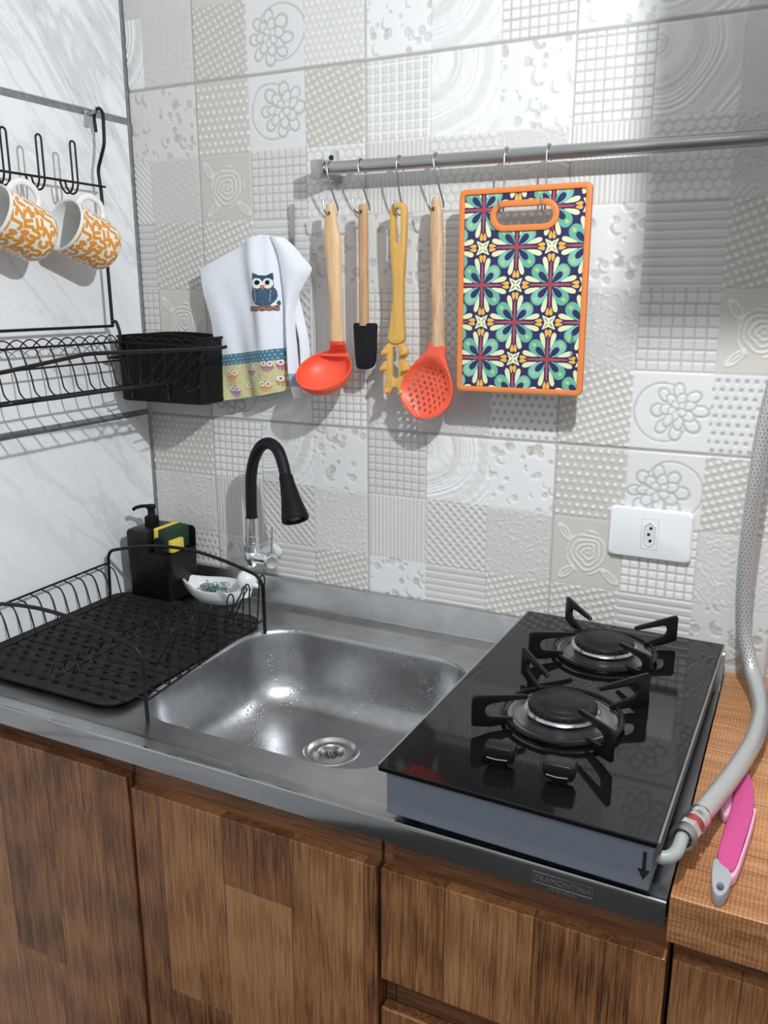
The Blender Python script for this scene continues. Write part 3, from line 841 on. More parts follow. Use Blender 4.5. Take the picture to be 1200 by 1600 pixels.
for a, b_ in (((0.930, 0.8725), (0.990, 0.8725)), ((0.990, 0.8725), (0.990, 0.8605)), ((0.990, 0.8605), (0.930, 0.8605)), ((0.930, 0.8605), (0.930, 0.8725))):
    add_tube(bm, [(a[0], -0.5363, a[1]), (b_[0], -0.5363, b_[1])], 0.0003, 6)
obj('maker_mark_frame', bm, m_etch, t, None)
bm = text_bm('AISI 304 BRASIL', 0.0042, (0.960, -0.5364, 0.8572), (1, 0, 0), (0, 0, 1)); obj('maker_mark', bm, m_etch, t, None)

# ------------------------------------------------------------------ faucet
t = thing('faucet', 'chrome wall faucet with black flexible spout and cone spray head, behind the basin', 'faucet', (0.268, -0.06, 0.97))
bm = B(); add_lathe(bm, [(0.0112, 0.0), (0.0112, 0.018), (0.0124, 0.019), (0.0124, 0.030), (0.0112, 0.031), (0.0112, 0.063)], (0.2665, -0.06, 0.9835), (0.02, 0, 1), 32)
add_lathe(bm, [(0.0, -0.016), (0.010, -0.0155), (0.0135, -0.010), (0.0135, 0.008), (0.0115, 0.011), (0.0135, 0.013), (0.0135, 0.023), (0.0105, 0.025)], (0.2655, -0.06, 0.9725), (0, 0, 1), 32)
add_lathe(bm, [(0.010, -0.01), (0.0105, 0.0), (0.0105, 0.036), (0.0, 0.036)], (0.2655, -0.06, 0.9735), (1, 0.05, -0.02), 32)
add_lathe(bm, [(0.010, 0.0), (0.010, 0.056), (0.0, 0.056)], (0.2655, -0.06, 0.9735), (0, 1, 0), 28)
obj('body', bm, m_chrome, t, 35)
bm = B(); add_lathe(bm, [(0.0, 0.0), (0.010, 0.0), (0.0125, 0.002), (0.0125, 0.016), (0.0105, 0.018), (0.0, 0.0185)], (0.303, -0.058, 0.9725), (0.65, -0.75, 0), 32)
kn = obj('control_knob', bm, m_chrome, t, 35)
bm = B(); add_tube(bm, [(0.310, -0.064, 0.982), (0.312, -0.064, 1.02), (0.312, -0.063, 1.036)], 0.0022, 10); obj('lever', bm, m_chrome, kn)
bm = B(); add_lathe(bm, [(0.030, 0.0), (0.030, 0.002), (0.024, 0.007), (0.012, 0.012), (0.0, 0.012)], (0.262, -0.002, 0.970), (0, -1, 0), 28, sx=1.0, sy=0.55); obj('wall_seal', bm, m_putty, t, 50, 'white sealant around the wall connection')
pth = smooth_path([(0.268, -0.06, 1.045), (0.2690, -0.0605, 1.085), (0.2725, -0.063, 1.120), (0.2845, -0.070, 1.152), (0.304, -0.0775, 1.178), (0.3280, -0.0865, 1.1880), (0.3500, -0.0945, 1.1800), (0.3645, -0.101, 1.157), (0.3735, -0.107, 1.133)], 8)
bm = B(); add_tube(bm, pth, 0.0098, 20); obj('flexible_spout', bm, m_darksil, t, 50)
c0, d0 = Vector((0.3725, -0.106, 1.137)), Vector((0.032, -0.025, -0.062)).normalized()
bm = B(); add_lathe(bm, [(0.0, -0.004), (0.0108, -0.004), (0.0118, 0.0), (0.0120, 0.008), (0.0160, 0.038), (0.0220, 0.068), (0.0226, 0.073), (0.0215, 0.075), (0.0165, 0.0745), (0.0150, 0.070), (0.0, 0.070)], c0, d0, 36)
sh = obj('spray_head', bm, m_black, t, 40)
bm = B(); add_lathe(bm, [(0.0, 0.0715), (0.009, 0.0725), (0.0105, 0.070)], c0, d0, 24); obj('aerator', bm, mat('dark_grey_aerator', (0.05, 0.05, 0.055), 0.4), sh)

# ------------------------------------------------------------------ cooktop
ZGL = 0.9445
RC = Matrix.Translation((0.9065, -0.285, 0)) @ Matrix.Rotation(math.radians(-1.1), 4, 'Z') @ Matrix.Translation((-0.9065, 0.285, 0))
t = thing('cooktop', 'two burner black glass gas cooktop with blue-grey front panel standing on the sink top', 'cooktop', (0.9065, -0.285, ZS))
def rot(bm): bmesh.ops.transform(bm, matrix=RC, verts=bm.verts); return bm
def cobj(n, bm, m, p, s=40, l=None): return obj(n, rot(bm), m, p, s, l)
bm = B(); add_box(bm, (0.7625, -0.5405, ZGL - 0.006), (1.0505, -0.030, ZGL), 0.0012, 2); cobj('glass_top', bm, m_glass, t, None)
bm = B()
hx0, hx1, hy0, hy1, zz = 0.7612, 1.0518, -0.5418, -0.0287, ZGL - 0.0012
for a, b_ in (((hx0, hy0 + .004), (hx0, hy1)), ((hx0, hy1), (hx1, hy1)), ((hx1, hy1), (hx1, hy0 + .004))):
    add_tube(bm, [(*a, zz), (*b_, zz)], 0.0013, 6)
cobj('glass_edge', bm, m_glass_edge, t, None, 'pale polished edge of the glass')
bm = B(); add_box(bm, (0.7705, -0.537, 0.8885), (1.0465, -0.034, ZGL - 0.0065), 0.002, 2); cobj('body', bm, m_bluegrey, t, None, 'blue-grey painted metal box')
for fx, fy in ((0.79, -0.51), (1.03, -0.51), (0.79, -0.06), (1.03, -0.06)):
    bm = B(); add_lathe(bm, [(0, 0), (0.010, 0), (0.011, 0.0085), (0, 0.0085)], (fx, fy, 0.8803), seg=16); cobj('foot', bm, m_black, t)
bm = B()
add_prism(bm, [(-0.0016, 0.013), (0.0016, 0.013), (0.0016, -0.006), (0.0058, -0.006), (0, -0.017), (-0.0058, -0.006), (-0.0016, -0.006)], [], (1.0405, -0.5372, 0.9175), (1, 0, 0), (0, 0, 1), 0.0003)
cobj('arrow_mark', bm, m_hole, t, None, 'black downward arrow printed on the front panel')
m_ring = mat('polished_burner_ring', (0.55, 0.55, 0.56), 0.2, 1.0)
def burner(cx, cy, name):
    bm = B(); add_lathe(bm, [(0.066, 0.0), (0.067, 0.003), (0.063, 0.0062), (0.058, 0.0055), (0.052, 0.0035), (0.045, 0.006), (0.030, 0.008), (0.0, 0.008)], (cx, cy, ZGL + 0.0002))
    p = cobj('burner', bm, m_pan, t, 50)
    bm = B(); add_lathe(bm, [(0.0, 0.006), (0.035, 0.006), (0.0430, 0.0115), (0.0445, 0.0135), (0.0425, 0.0158), (0.036, 0.0160)], (cx, cy, ZGL)); cobj('flame_ring', bm, m_ring, p, 50)
    bm = B(); add_lathe(bm, [(0.0395, 0.0158), (0.0402, 0.0175), (0.0395, 0.0215), (0.0370, 0.0230), (0.0315, 0.0218), (0.0285, 0.0232), (0.0270, 0.0248), (0.012, 0.0255), (0.0, 0.0256)], (cx, cy, ZGL)); cobj('burner_cap', bm, m_castblack, p, 50)
    bm = B()
    for k in range(28):
        a = 2 * PI * k / 28; add_box(bm, (0.0392, -0.0012, ZGL + 0.0170), (0.0406, 0.0012, ZGL + 0.0198), mat=Matrix.Translation((cx, cy, 0)) @ Matrix.Rotation(a, 4, 'Z'))
    cobj('flame_port', bm, m_hole, p, None)
def support(cx, cy):
    bm = B(); add_tube(bm, [(cx + 0.069 * math.cos(2 * PI * k / 56), cy + 0.069 * math.sin(2 * PI * k / 56), ZGL + 0.0075) for k in range(56)], 0.0028, 8, True)
    g = cobj('pan_support', bm, m_enamel, t)
    out = [(0.062, 0.004), (0.092, 0.0045), (0.1125, 0.0085), (0.1135, 0.0115), (0.1135, 0.0425), (0.111, 0.0455), (0.106, 0.0455), (0.046, 0.0375), (0.0435, 0.0345), (0.046, 0.032), (0.090, 0.0335), (0.0965, 0.031), (0.098, 0.026), (0.096, 0.0205), (0.091, 0.0175), (0.062, 0.0115)]
    for k in range(4):
        a = PI / 4 + k * PI / 2
        R = Vector((math.cos(a), math.sin(a), 0)); S = R.cross(Vector((0, 0, 1)))
        bm = B(); add_prism(bm, out, [], Vector((cx, cy, ZGL)) - S * (-0.0022), R, (0, 0, 1), 0.0044, 0.0008)
        cobj('arm', bm, m_enamel, g, 30)
for cx, cy in ((0.907, -0.143), (0.908, -0.352)):
    burner(cx, cy, ''); support(cx, cy)
for kx, ky, a in ((0.877, -0.478, 0.12), (0.9425, -0.482, 0.08)):
    bm = B(); add_lathe(bm, [(0, 0.0), (0.0085, 0.0), (0.0085, 0.007), (0, 0.007)], (kx, ky, ZGL + 0.0003), seg=20)
    k_ = cobj('knob', bm, m_enamel, t)
    bm = B()
    o2 = rrect(0, 0, 0.0165, 0.0105, 0.0050, 6, 3)
    ca, sa = math.cos(a), math.sin(a)
    def ring(s, z): return [Vector((kx + (x * ca - y * sa) * s, ky + (x * sa + y * ca) * s, ZGL + z)) for x, y in o2]
    add_loft(bm, [ring(0.55, 0.006), ring(0.88, 0.0075), ring(1.0, 0.0115), ring(1.0, 0.021), ring(0.94, 0.0232), ring(0.86, 0.0238)])
    cobj('knob_grip', bm, mat('satin_black_knob', (0.008, 0.008, 0.008), 0.35, spec=0.35), k_, 30)
    bm = B(); add_tube(bm, [Vector((kx - 0.011 * ca, ky - 0.0117 - 0.011 * sa, ZGL + 0.0125)), Vector((kx, ky - 0.0119, ZGL + 0.0115)), Vector((kx + 0.011 * ca, ky - 0.0117 + 0.011 * sa, ZGL + 0.0125))], 0.0006, 6); cobj('pointer_line', bm, mat('grey_mark', (0.25, 0.25, 0.25), 0.5), k_)

# ------------------------------------------------------------------ gas hose
t = thing('gas_hose', 'braided silver gas hose running down the wall to the cooktop corner', 'hose', (1.08, -0.3, 0.9))
hp = smooth_path([(1.128, -0.006, 1.512), (1.122, -0.032, 1.495), (1.110, -0.045, 1.445), (1.092, -0.05, 1.36), (1.079, -0.055, 1.27), (1.0755, -0.06, 1.19), (1.0735, -0.06, 1.10), (1.0755, -0.06, 1.03), (1.082, -0.064, 0.975), (1.096, -0.078, 0.935), (1.109, -0.115, 0.918), (1.1155, -0.165, 0.913), (1.1125, -0.23, 0.912), (1.104, -0.29, 0.913), (1.0915, -0.355, 0.915), (1.0795, -0.41, 0.918), (1.0715, -0.448, 0.92)], 14)
npt = len(hp)
half = 0
for i, p in enumerate(hp):
    if p.z < 0.935: half = i; break
m, nt, b = newmat('braided_steel'); L = nt.links.new
b.inputs['Metallic'].default_value = 0.5; b.inputs['Roughness'].default_value = 0.32
uvn = nd(nt, 'ShaderNodeAttribute', _attribute_name='Col')
L(uvn.outputs['Color'], b.inputs['Base Color'])
m_braid = m
def hose_mesh(path, r, braid):
    n = len(path); seg = 48
    up_ = []
    # resample finely
    Lc = [0.0]
    for a, c in zip(path[:-1], path[1:]): Lc.append(Lc[-1] + (c - a).length)
    tot = Lc[-1]; ns = int(tot / 0.0009)
    X = np.zeros((ns + 1, seg)); Y = X.copy(); Z = X.copy(); col = np.zeros((ns + 1, seg, 3))
    ps = [np.interp(np.linspace(0, tot, ns + 1), Lc, [p[k] for p in path]) for k in range(3)]
    Pn = np.stack(ps, 1); T = np.gradient(Pn, axis=0); T /= np.linalg.norm(T, axis=1)[:, None]
    N = np.array((0, 1, 0.0)); N = N - T[0] * N.dot(T[0]); N /= np.linalg.norm(N)
    th = np.arange(seg) * 2 * PI / seg
    for i in range(ns + 1):
        N = N - T[i] * N.dot(T[i]); N /= np.linalg.norm(N); Bv = np.cross(T[i], N)
        s = i * tot / ns
        if braid:
            a = np.sin(12 * th + s / 0.0052 * 2 * PI * 0.5); c = np.sin(12 * th - s / 0.0052 * 2 * PI * 0.5)
            h = 0.00035 * np.maximum(a, c)
            tone = 0.44 + 0.20 * np.maximum(a, c)
        else:
            a = np.sin(s / 0.006 * 2 * PI); h = 0.0001 * a + 0 * th; tone = 0.54 + 0.03 * a + 0 * th
        rr = r + h
        Q = Pn[i] + np.outer(np.cos(th) * rr, N) + np.outer(np.sin(th) * rr, Bv)
        X[i], Y[i], Z[i] = Q[:, 0], Q[:, 1], Q[:, 2]; col[i] = tone[:, None] * np.array((1, 1, 0.99))
    return grid_mesh('hose', X, Y, Z, col, wrap=True)
bm = B(); add_lathe(bm, [(0.0, 0.0), (0.022, 0.0), (0.022, 0.003), (0.013, 0.006), (0.013, 0.016), (0.0, 0.016)], (1.128, -0.0025, 1.512), (0, -1, 0), 28); obj('wall_flange', bm, m_chrome, t, 40)
link('braided_tube', hose_mesh(hp[:half + 1], 0.0098, True), m_braid, t)
link('sleeved_tube', hose_mesh(hp[half:], 0.0106, False), m_braid, t)
e0, e1 = hp[-1], Vector((1.0655, -0.476, 0.9215)); ax = (e1 - e0).normalized()
bm = B(); add_lathe(bm, [(0.0105, -0.010), (0.0118, -0.008), (0.0118, 0.004), (0.0108, 0.006), (0.0108, 0.010), (0.0122, 0.011), (0.0122, 0.014), (0.0, 0.014)], e0, ax, 28); obj('ferrule', bm, m_chrome, t, 40)
bm = B(); add_lathe(bm, [(0.009, 0.0), (0.009, 0.008), (0.0, 0.008)], e0 + ax * 0.014, ax, 24); obj('sealing_tape', bm, m_red, t)
bm = B(); add_lathe(bm, [(0.0, 0), (0.0115, 0.0), (0.0118, 0.001), (0.0118, 0.010), (0.0115, 0.011), (0.0, 0.011)], e0 + ax * 0.0215, ax, 6); obj('hex_nut', bm, m_chrome, t, 20)
bm = B()
for q in range(3): add_lathe(bm, [(0.0095, -0.002), (0.0125, -0.001), (0.0125, 0.001), (0.0095, 0.002)], e0 + ax * (0.0355 + q * 0.004), ax + Vector((0.1 * (q - 1), 0, 0.12)), 24)
obj('hose_clamp', bm, m_satin, t)
ea = e0 + ax * 0.032
bm = B(); add_tube(bm, smooth_path([ea, ea + ax * 0.012, Vector((1.0605, -0.511, 0.9205)), Vector((1.0555, -0.5205, 0.9190)), Vector((1.0495, -0.5235, 0.918)), Vector((1.0480, -0.5235, 0.918))], 6), 0.0064, 18); obj('elbow', bm, m_palegrey, t, 50, 'pale grey bent inlet tube')

# ------------------------------------------------------------------ pink utensil on the worktop
t = thing('kitchen_knife', 'pink handled kitchen knife with grey end lying on the wooden worktop beside the hose', 'knife', (1.105, -0.41, 0.8905))
ZK = 0.8908
def kplate(n, pts, z0, z1, m, l=None):
    bm = B(); P = [(p.x, p.y) for p in smooth_path([(a, b, 0) for a, b in pts], 5, True)]
    add_prism(bm, P, [], (0, 0, z0), (1, 0, 0), (0, 1, 0), z1 - z0, 0.0025); return obj(n, bm, m, t, 40, l)
kplate('handle', [(1.1015, -0.285), (1.1105, -0.300), (1.1195, -0.345), (1.1205, -0.39), (1.1165, -0.44), (1.1115, -0.49), (1.1045, -0.492), (1.0945, -0.478), (1.096, -0.43), (1.099, -0.385), (1.0995, -0.33)], ZK, ZK + 0.0135, m_pink, 'pink plastic handle')
kplate('side_grip', [(1.1005, -0.302), (1.1000, -0.345), (1.0995, -0.380), (1.0975, -0.398), (1.0895, -0.392), (1.0915, -0.365), (1.0965, -0.325)], ZK, ZK + 0.0105, m_palepink, 'pale pink rubber thumb grip')
kplate('back_strip', [(1.1212, -0.375), (1.1235, -0.385), (1.1205, -0.43), (1.1135, -0.495), (1.1055, -0.500), (1.1105, -0.485), (1.1165, -0.44)], ZK, ZK + 0.0115, m_palepink, 'pale pink rubber strip')
bm = B(); P = [(p.x, p.y) for p in smooth_path([(1.0935, -0.480, 0), (1.1085, -0.497, 0), (1.1085, -0.520, 0), (1.1035, -0.534, 0), (1.0965, -0.530, 0), (1.0925, -0.505, 0)], 5, True)]
add_prism(bm, P, [[(1.1015 + 0.0032 * math.cos(a), -0.521 + 0.0062 * math.sin(a)) for a in np.linspace(0, 2 * PI, 16, endpoint=False)]], (0, 0, ZK), (1, 0, 0), (0, 1, 0), 0.0125, 0.001); obj('end_cap', bm, m_greyplastic, t, 40, 'grey end cap with a hanging hole')
bm = B(); add_prism(bm, [(1.102, -0.286), (1.107, -0.292), (1.110, -0.235), (1.108, -0.195), (1.1045, -0.235)], [], (0, 0, ZK + 0.002), (1, 0, 0), (0, 1, 0), 0.0014); obj('blade', bm, m_satin, t)

t = thing('pot', 'dark navy pot mostly out of frame at the right end of the worktop', 'pot', (1.185, -0.10, 0.8905))
bm = B(); add_lathe(bm, [(0.0, 0.0), (0.048, 0.0), (0.055, 0.006), (0.056, 0.06), (0.058, 0.062), (0.054, 0.062), (0.053, 0.008), (0.0, 0.006)], (1.190, -0.10, 0.8908)); obj('bowl', bm, m_navy, t, 50)
bm = B(); add_tube(bm, smooth_path([(1.243, -0.085, 0.935), (1.262, -0.085, 0.94), (1.262, -0.115, 0.94), (1.243, -0.115, 0.935)], 6), 0.004, 10); obj('handle', bm, m_navy, t)

# ------------------------------------------------------------------ wall outlet
t = thing('wall_outlet', 'white wall outlet plate with a single three-pin socket above the cooktop', 'outlet', (0.9385, 0, 1.05))
bm = B()
cx, cz = 0.9385, 1.0866
def pl(hx, hz, r, y): return [Vector((x, y, z)) for x, z in rrect(cx, cz, hx, hz, r, 8, 8)]
add_loft(bm, [pl(0.0595, 0.0380, 0.007, -0.0012), pl(0.0595, 0.0380, 0.007, -0.0060), pl(0.0575, 0.036, 0.007, -0.0085), pl(0.0555, 0.034, 0.006, -0.0090)])
pp = obj('plate', bm, m_whiteplastic, t, 35)
bm = B(); add_tube(bm, [(cx - 0.0118, -0.0091, cz - 0.0228), (cx + 0.0118, -0.0091, cz - 0.0228), (cx + 0.0118, -0.0091, cz + 0.0228), (cx - 0.0118, -0.0091, cz + 0.0228)], 0.0003, 6, True); obj('module_gap', bm, mat('grey_gap', (0.45, 0.46, 0.48), 0.6), t)
bm = B(); hexo = [(-0.0078, 0.012), (0, 0.0185), (0.0078, 0.012), (0.0078, -0.012), (0, -0.0185), (-0.0078, -0.012)]
big = [(x * 1.12, z * 1.06) for x, z in hexo]
def hx(pts, y): return [Vector((cx + x, y, cz + z)) for x, z in pts]
add_loft(bm, [hx(big, -0.0091), hx(hexo, -0.0103), hx([(x * .9, z * .95) for x, z in hexo], -0.0098), hx([(x * .86, z * .93) for x, z in hexo], -0.0092)]); so = obj('socket', bm, mat('socket_white', (0.70, 0.72, 0.74), 0.35), t, 20)
for hx_, hz_ in ((0.0015, 0.0095), (-0.0012, 0.0), (0.0015, -0.0095)):
    bm = B(); add_lathe(bm, [(0, 0), (0.0022, 0), (0.0022, 0.0006), (0, 0.0006)], (cx + hx_, -0.0093, cz + hz_), (0, -1, 0), 14); obj('pin_hole', bm, m_hole, so, None)

# ------------------------------------------------------------------ utensil rail and its hooks
RY, RZ = -0.05, 1.6135
t = thing('utensil_rail', 'round steel utensil rail running across the tiled wall to the right edge', 'rail', (0.8, -0.02, 1.60), None)
bm = B(); add_tube(bm, [(0.425, RY, RZ + 0.0015), (1.55, RY, RZ - 0.0015)], 0.0094, 28); obj('bar', bm, m_satin, t, 50)
for bx in (0.4165, 1.545):
    bm = B(); add_box(bm, (bx - 0.0115, RY - 0.0125, RZ - 0.0145), (bx + 0.0110, -0.0035, RZ + 0.0135), 0.0025, 2); br = obj('end_bracket', bm, m_satin, t, 30)
    bm = B(); add_prism(bm, [(bx - 0.022, RZ - 0.010), (bx + 0.007, RZ - 0.010), (bx + 0.007, RZ + 0.030), (bx + 0.004, RZ + 0.034), (bx - 0.019, RZ + 0.034), (bx - 0.022, RZ + 0.030)], [], (0, -0.0018, 0), (1, 0, 0), (0, 0, 1), 0.002, 0.0004); obj('wall_plate', bm, m_chrome, br, 30)
    bm = B(); add_lathe(bm, [(0, 0), (0.0045, 0), (0.0038, 0.0015), (0, 0.0018)], (bx - 0.0075, -0.0038, RZ + 0.0235), (0, -1, 0), 16); obj('screw', bm, m_hole, br)
HOOKS = [(0.4335, 'steel S hook carrying the orange ladle, at the left end of the rail', 0.003, 1.5485),
         (0.4865, 'steel S hook carrying the small black spatula', 0.004, 1.5485),
         (0.5505, 'steel S hook carrying the yellow bamboo pasta server', 0.0, 1.5445),
         (0.6085, 'steel S hook carrying the orange slotted spoon', 0.004, 1.5475),
         (0.7150, 'steel S hook through the left of the cutting board handle slot', 0.0, 0),
         (0.7745, 'steel S hook through the right of the cutting board handle slot', 0.0, 0)]
for hx_, lab, dxh, zh in HOOKS:
    z = RZ
    if zh:
        yh = -0.052
        pts = [(hx_ + 0.001, RY + 0.011, z - 0.008), (hx_, RY + 0.0108, z + 0.003), (hx_, RY + 0.006, z + 0.0105), (hx_, RY, z + 0.0118), (hx_, RY - 0.007, z + 0.010), (hx_, RY - 0.0112, z + 0.002),
               (hx_ + dxh * 0.6, RY - 0.0105, z - 0.012), (hx_ + dxh * 1.6, RY - 0.002, z - 0.036), (hx_ + dxh * 2.0, yh + 0.012, zh + 0.010), (hx_ + dxh * 1.6, yh + 0.0125, zh + 0.001), (hx_ + dxh * 0.6, yh + 0.006, zh - 0.0015), (hx_ - dxh * 0.3, yh - 0.004, zh - 0.0012), (hx_ - dxh * 1.0, yh - 0.0125, zh + 0.003), (hx_ - dxh * 1.8, yh - 0.0135, zh + 0.0185)]
    else:
        pts = [(hx_, RY + 0.011, z - 0.008), (hx_, RY + 0.0108, z + 0.003), (hx_, RY + 0.006, z + 0.0105), (hx_, RY, z + 0.0118), (hx_, RY - 0.007, z + 0.010), (hx_, RY - 0.0112, z + 0.002),
               (hx_, RY - 0.0115, z - 0.015), (hx_, -0.0590, z - 0.035), (hx_, -0.0585, 1.548), (hx_, -0.0610, 1.5385), (hx_, -0.067, 1.5375), (hx_, -0.0735, 1.5395), (hx_, -0.0755, 1.5465), (hx_, -0.0757, 1.5585)]
    bm = B(); add_tube(bm, smooth_path(pts, 6), 0.00135, 10)
    o = obj('s_hook', bm, m_satin, None, 50); tag(o, lab, 'hook', 'steel hooks on the utensil rail')

# ------------------------------------------------------------------ utensils
def hloft(bm, secs, n=24):
    add_loft(bm, [ell((x, y, z), a, b, n) for x, y, z, a, b in secs]); return bm
def yhole(x, z, r): 
    bm = B(); add_tube(bm, [(x, -0.09, z), (x, -0.02, z)], r, 18); return bm
def resamp(secs, n=6):
    P = np.array(secs); k = np.arange(len(P)); kk = np.linspace(0, len(P) - 1, (len(P) - 1) * n + 1)
    t0 = kk - np.floor(kk); i = np.minimum(np.floor(kk).astype(int), len(P) - 2); f = kk - i
    s = f * f * (3 - 2 * f)
    out = []
    for j in range(P.shape[1]):
        if j == 2: out.append(P[i, j] * (1 - f) + P[i + 1, j] * f)
        else: out.append(P[i, j] * (1 - s) + P[i + 1, j] * s)
    return [tuple(r_) for r_ in np.stack(out, 1)]
Y0 = -0.052
# ladle
t = thing('ladle', 'orange silicone ladle with pale wooden handle, first utensil on the rail', 'ladle', (0.434, Y0, 1.55), 'cooking utensils on the rail')
bm = B(); hloft(bm, resamp([(0.4335, Y0, 1.5635, 0.0062, 0.0045), (0.4330, Y0, 1.556, 0.0066, 0.005), (0.4340, Y0, 1.542, 0.0100, 0.006), (0.4365, Y0, 1.505, 0.0150, 0.0075), (0.4385, Y0, 1.460, 0.0122, 0.008), (0.4405, Y0, 1.410, 0.0106, 0.0085), (0.4415, Y0, 1.356, 0.0116, 0.0085)]))
o = obj('handle', bm, m_beech, t, 50); o_l = o
bool_cut(o, (yhole(0.4335, 1.5490, 0.0032)))
n_ = Vector((0.05, -0.60, 0.80)).normalized(); c_ = Vector((0.4255, -0.0685, 1.3105))
bm = B()
R_ = 0.0465
po = [(R_ * math.cos(a), -0.034 * math.sin(a) ** 1.0) for a in np.linspace(0, PI / 2, 16)]
pi_ = [((R_ - 0.0022) * math.cos(a), -0.0315 * math.sin(a)) for a in np.linspace(PI / 2, 0, 16)]
prof = [(r, h) for r, h in po[::-1]] + [(R_ - 0.0004, 0.0012), (R_ - 0.0018, 0.0012)] + [(r, h) for r, h in pi_[::-1]]
prof[0] = (0.0, prof[0][1]); prof[-1] = (0.0, prof[-1][1])
add_lathe(bm, prof, c_, n_, 56)
S1 = [(0.4415, Y0, 1.3565, 0.0132, 0.0098), (0.4415, -0.0510, 1.3510, 0.0134, 0.0090), (0.4395, -0.0455, 1.3460, 0.0140, 0.0068), (0.4360, -0.0395, 1.3410, 0.0165, 0.0045), (0.4320, -0.0360, 1.3365, 0.0205, 0.0028), (0.4280, -0.0385, 1.3310, 0.0280, 0.0020)]
hloft(bm, resamp(S1, 4))
obj('bowl', bm, m_orange, t, 50, 'orange silicone bowl')
# spatula
t = thing('spatula', 'small spatula with black silicone blade and brown wooden handle, second on the rail', 'spatula', (0.489, Y0, 1.55), 'cooking utensils on the rail')
bm = B(); hloft(bm, resamp([(0.4905, Y0, 1.5605, 0.0055, 0.0045), (0.4905, Y0, 1.557, 0.0072, 0.006), (0.4905, Y0, 1.545, 0.0078, 0.0065), (0.4905, Y0, 1.46, 0.0077, 0.0068), (0.4905, Y0, 1.381, 0.0077, 0.0068)], 3))
o = obj('handle', bm, m_beech2, t, 50)
bool_cut(o, (yhole(0.4890, 1.5490, 0.0030)))
bm = B()
ol = [(0.4745, 1.385), (0.4730, 1.3835), (0.4725, 1.380), (0.4745, 1.345), (0.4768, 1.319), (0.4785, 1.315), (0.483, 1.3135), (0.494, 1.3130), (0.502, 1.3150), (0.508, 1.3195), (0.5112, 1.328), (0.5125, 1.345), (0.5135, 1.380), (0.513, 1.3835), (0.5115, 1.385)]
add_prism(bm, ol, [], (0, Y0 + 0.0045, 0), (1, 0, 0), (0, 0, 1), 0.009, 0.003)
obj('blade', bm, m_darksil, t, 30, 'black silicone blade')
# pasta server
t = thing('pasta_server', 'yellow bamboo pasta server with toothed head and slotted handle, third on the rail', 'pasta server', (0.55, Y0, 1.55), 'cooking utensils on the rail')
hw = [(1.4275, 0.0080), (1.455, 0.0092), (1.49, 0.0118), (1.525, 0.0132), (1.545, 0.0134)]
left = [(0.5505 - w_, z) for z, w_ in hw]; right = [(0.5505 + w_, z) for z, w_ in hw]
arc = [(0.5505 + 0.0134 * math.cos(a), 1.5475 + 0.0134 * math.sin(a)) for a in np.linspace(0, PI, 13)]
low_r = [(0.5475 + 0.0143, 1.364), (0.5485 + 0.0115, 1.385), (0.5495 + 0.009, 1.408)]
low_l = [(0.5495 - 0.009, 1.408), (0.5485 - 0.0115, 1.385), (0.5475 - 0.0143, 1.364)]
botarc = [(0.5475 + 0.0143 * math.cos(a), 1.364 + 0.010 * math.sin(a)) for a in np.linspace(PI, 2 * PI, 11)][1:-1]
outl = botarc + low_r + right + arc[1:-1] + left[::-1] + low_l
slot = [(0.5503 + 0.0046 * math.cos(a), 1.5475 + 0.0046 * math.sin(a)) for a in np.linspace(0, PI, 9)] + [(0.5503 + 0.0046 * math.cos(a), 1.5055 + 0.0046 * math.sin(a)) for a in np.linspace(PI, 2 * PI, 9)]
bm = B(); add_prism(bm, outl, [slot], (0, Y0 + 0.0055, 0), (1, 0, 0), (0, 0, 1), 0.011, 0.002); obj('handle', bm, m_bamboo, t, 40)
hx0 = 0.5450
half_ = [(0.0085, 1.357), (0.0150, 1.3535), (0.0205, 1.3480), (0.0220, 1.3415), (0.0200, 1.3355), (0.0150, 1.3325), (0.0145, 1.3290), (0.0205, 1.3265), (0.0245, 1.3200), (0.0245, 1.3130), (0.0205, 1.3075), (0.0150, 1.3055), (0.0150, 1.3015), (0.0185, 1.2960), (0.0190, 1.2850), (0.0165, 1.2765), (0.0120, 1.2735), (0.0080, 1.2765), (0.0060, 1.2830), (0.0030, 1.2875)]
outl = [(hx0 - x * 0.98, z) for x, z in half_] + [(hx0 + x, z) for x, z in half_[::-1]]
sl = [(hx0 + 0.0010 + 0.0055 * math.cos(a), 1.3445 + 0.0055 * math.sin(a)) for a in np.linspace(0, PI, 9)] + [(hx0 + 0.0004 + 0.0050 * math.cos(a), 1.3060 + 0.0050 * math.sin(a)) for a in np.linspace(PI, 2 * PI, 9)]
bm = B(); add_prism(bm, outl, [sl], (0, Y0 + 0.005, 0), (1, 0, 0), (0, 0, 1), 0.0075, 0.0018); hd = obj('toothed_head', bm, m_bamboo, t, 40)
for sx_ in (-1, 1):
    for zz_, xx_ in ((1.3415, 0.017), (1.317, 0.019), (1.2815, 0.0125)):
        bm = B(); add_tube(bm, [(hx0 + sx_ * xx_, Y0 - 0.0015, zz_), (hx0 + sx_ * xx_, Y0 - 0.0075, zz_ - 0.0005), (hx0 + sx_ * xx_, Y0 - 0.0125, zz_ - 0.001)], 0.004, 12, radii=[0.0050, 0.0042, 0.0024]); obj('tooth', bm, m_bamboo, hd, 50)
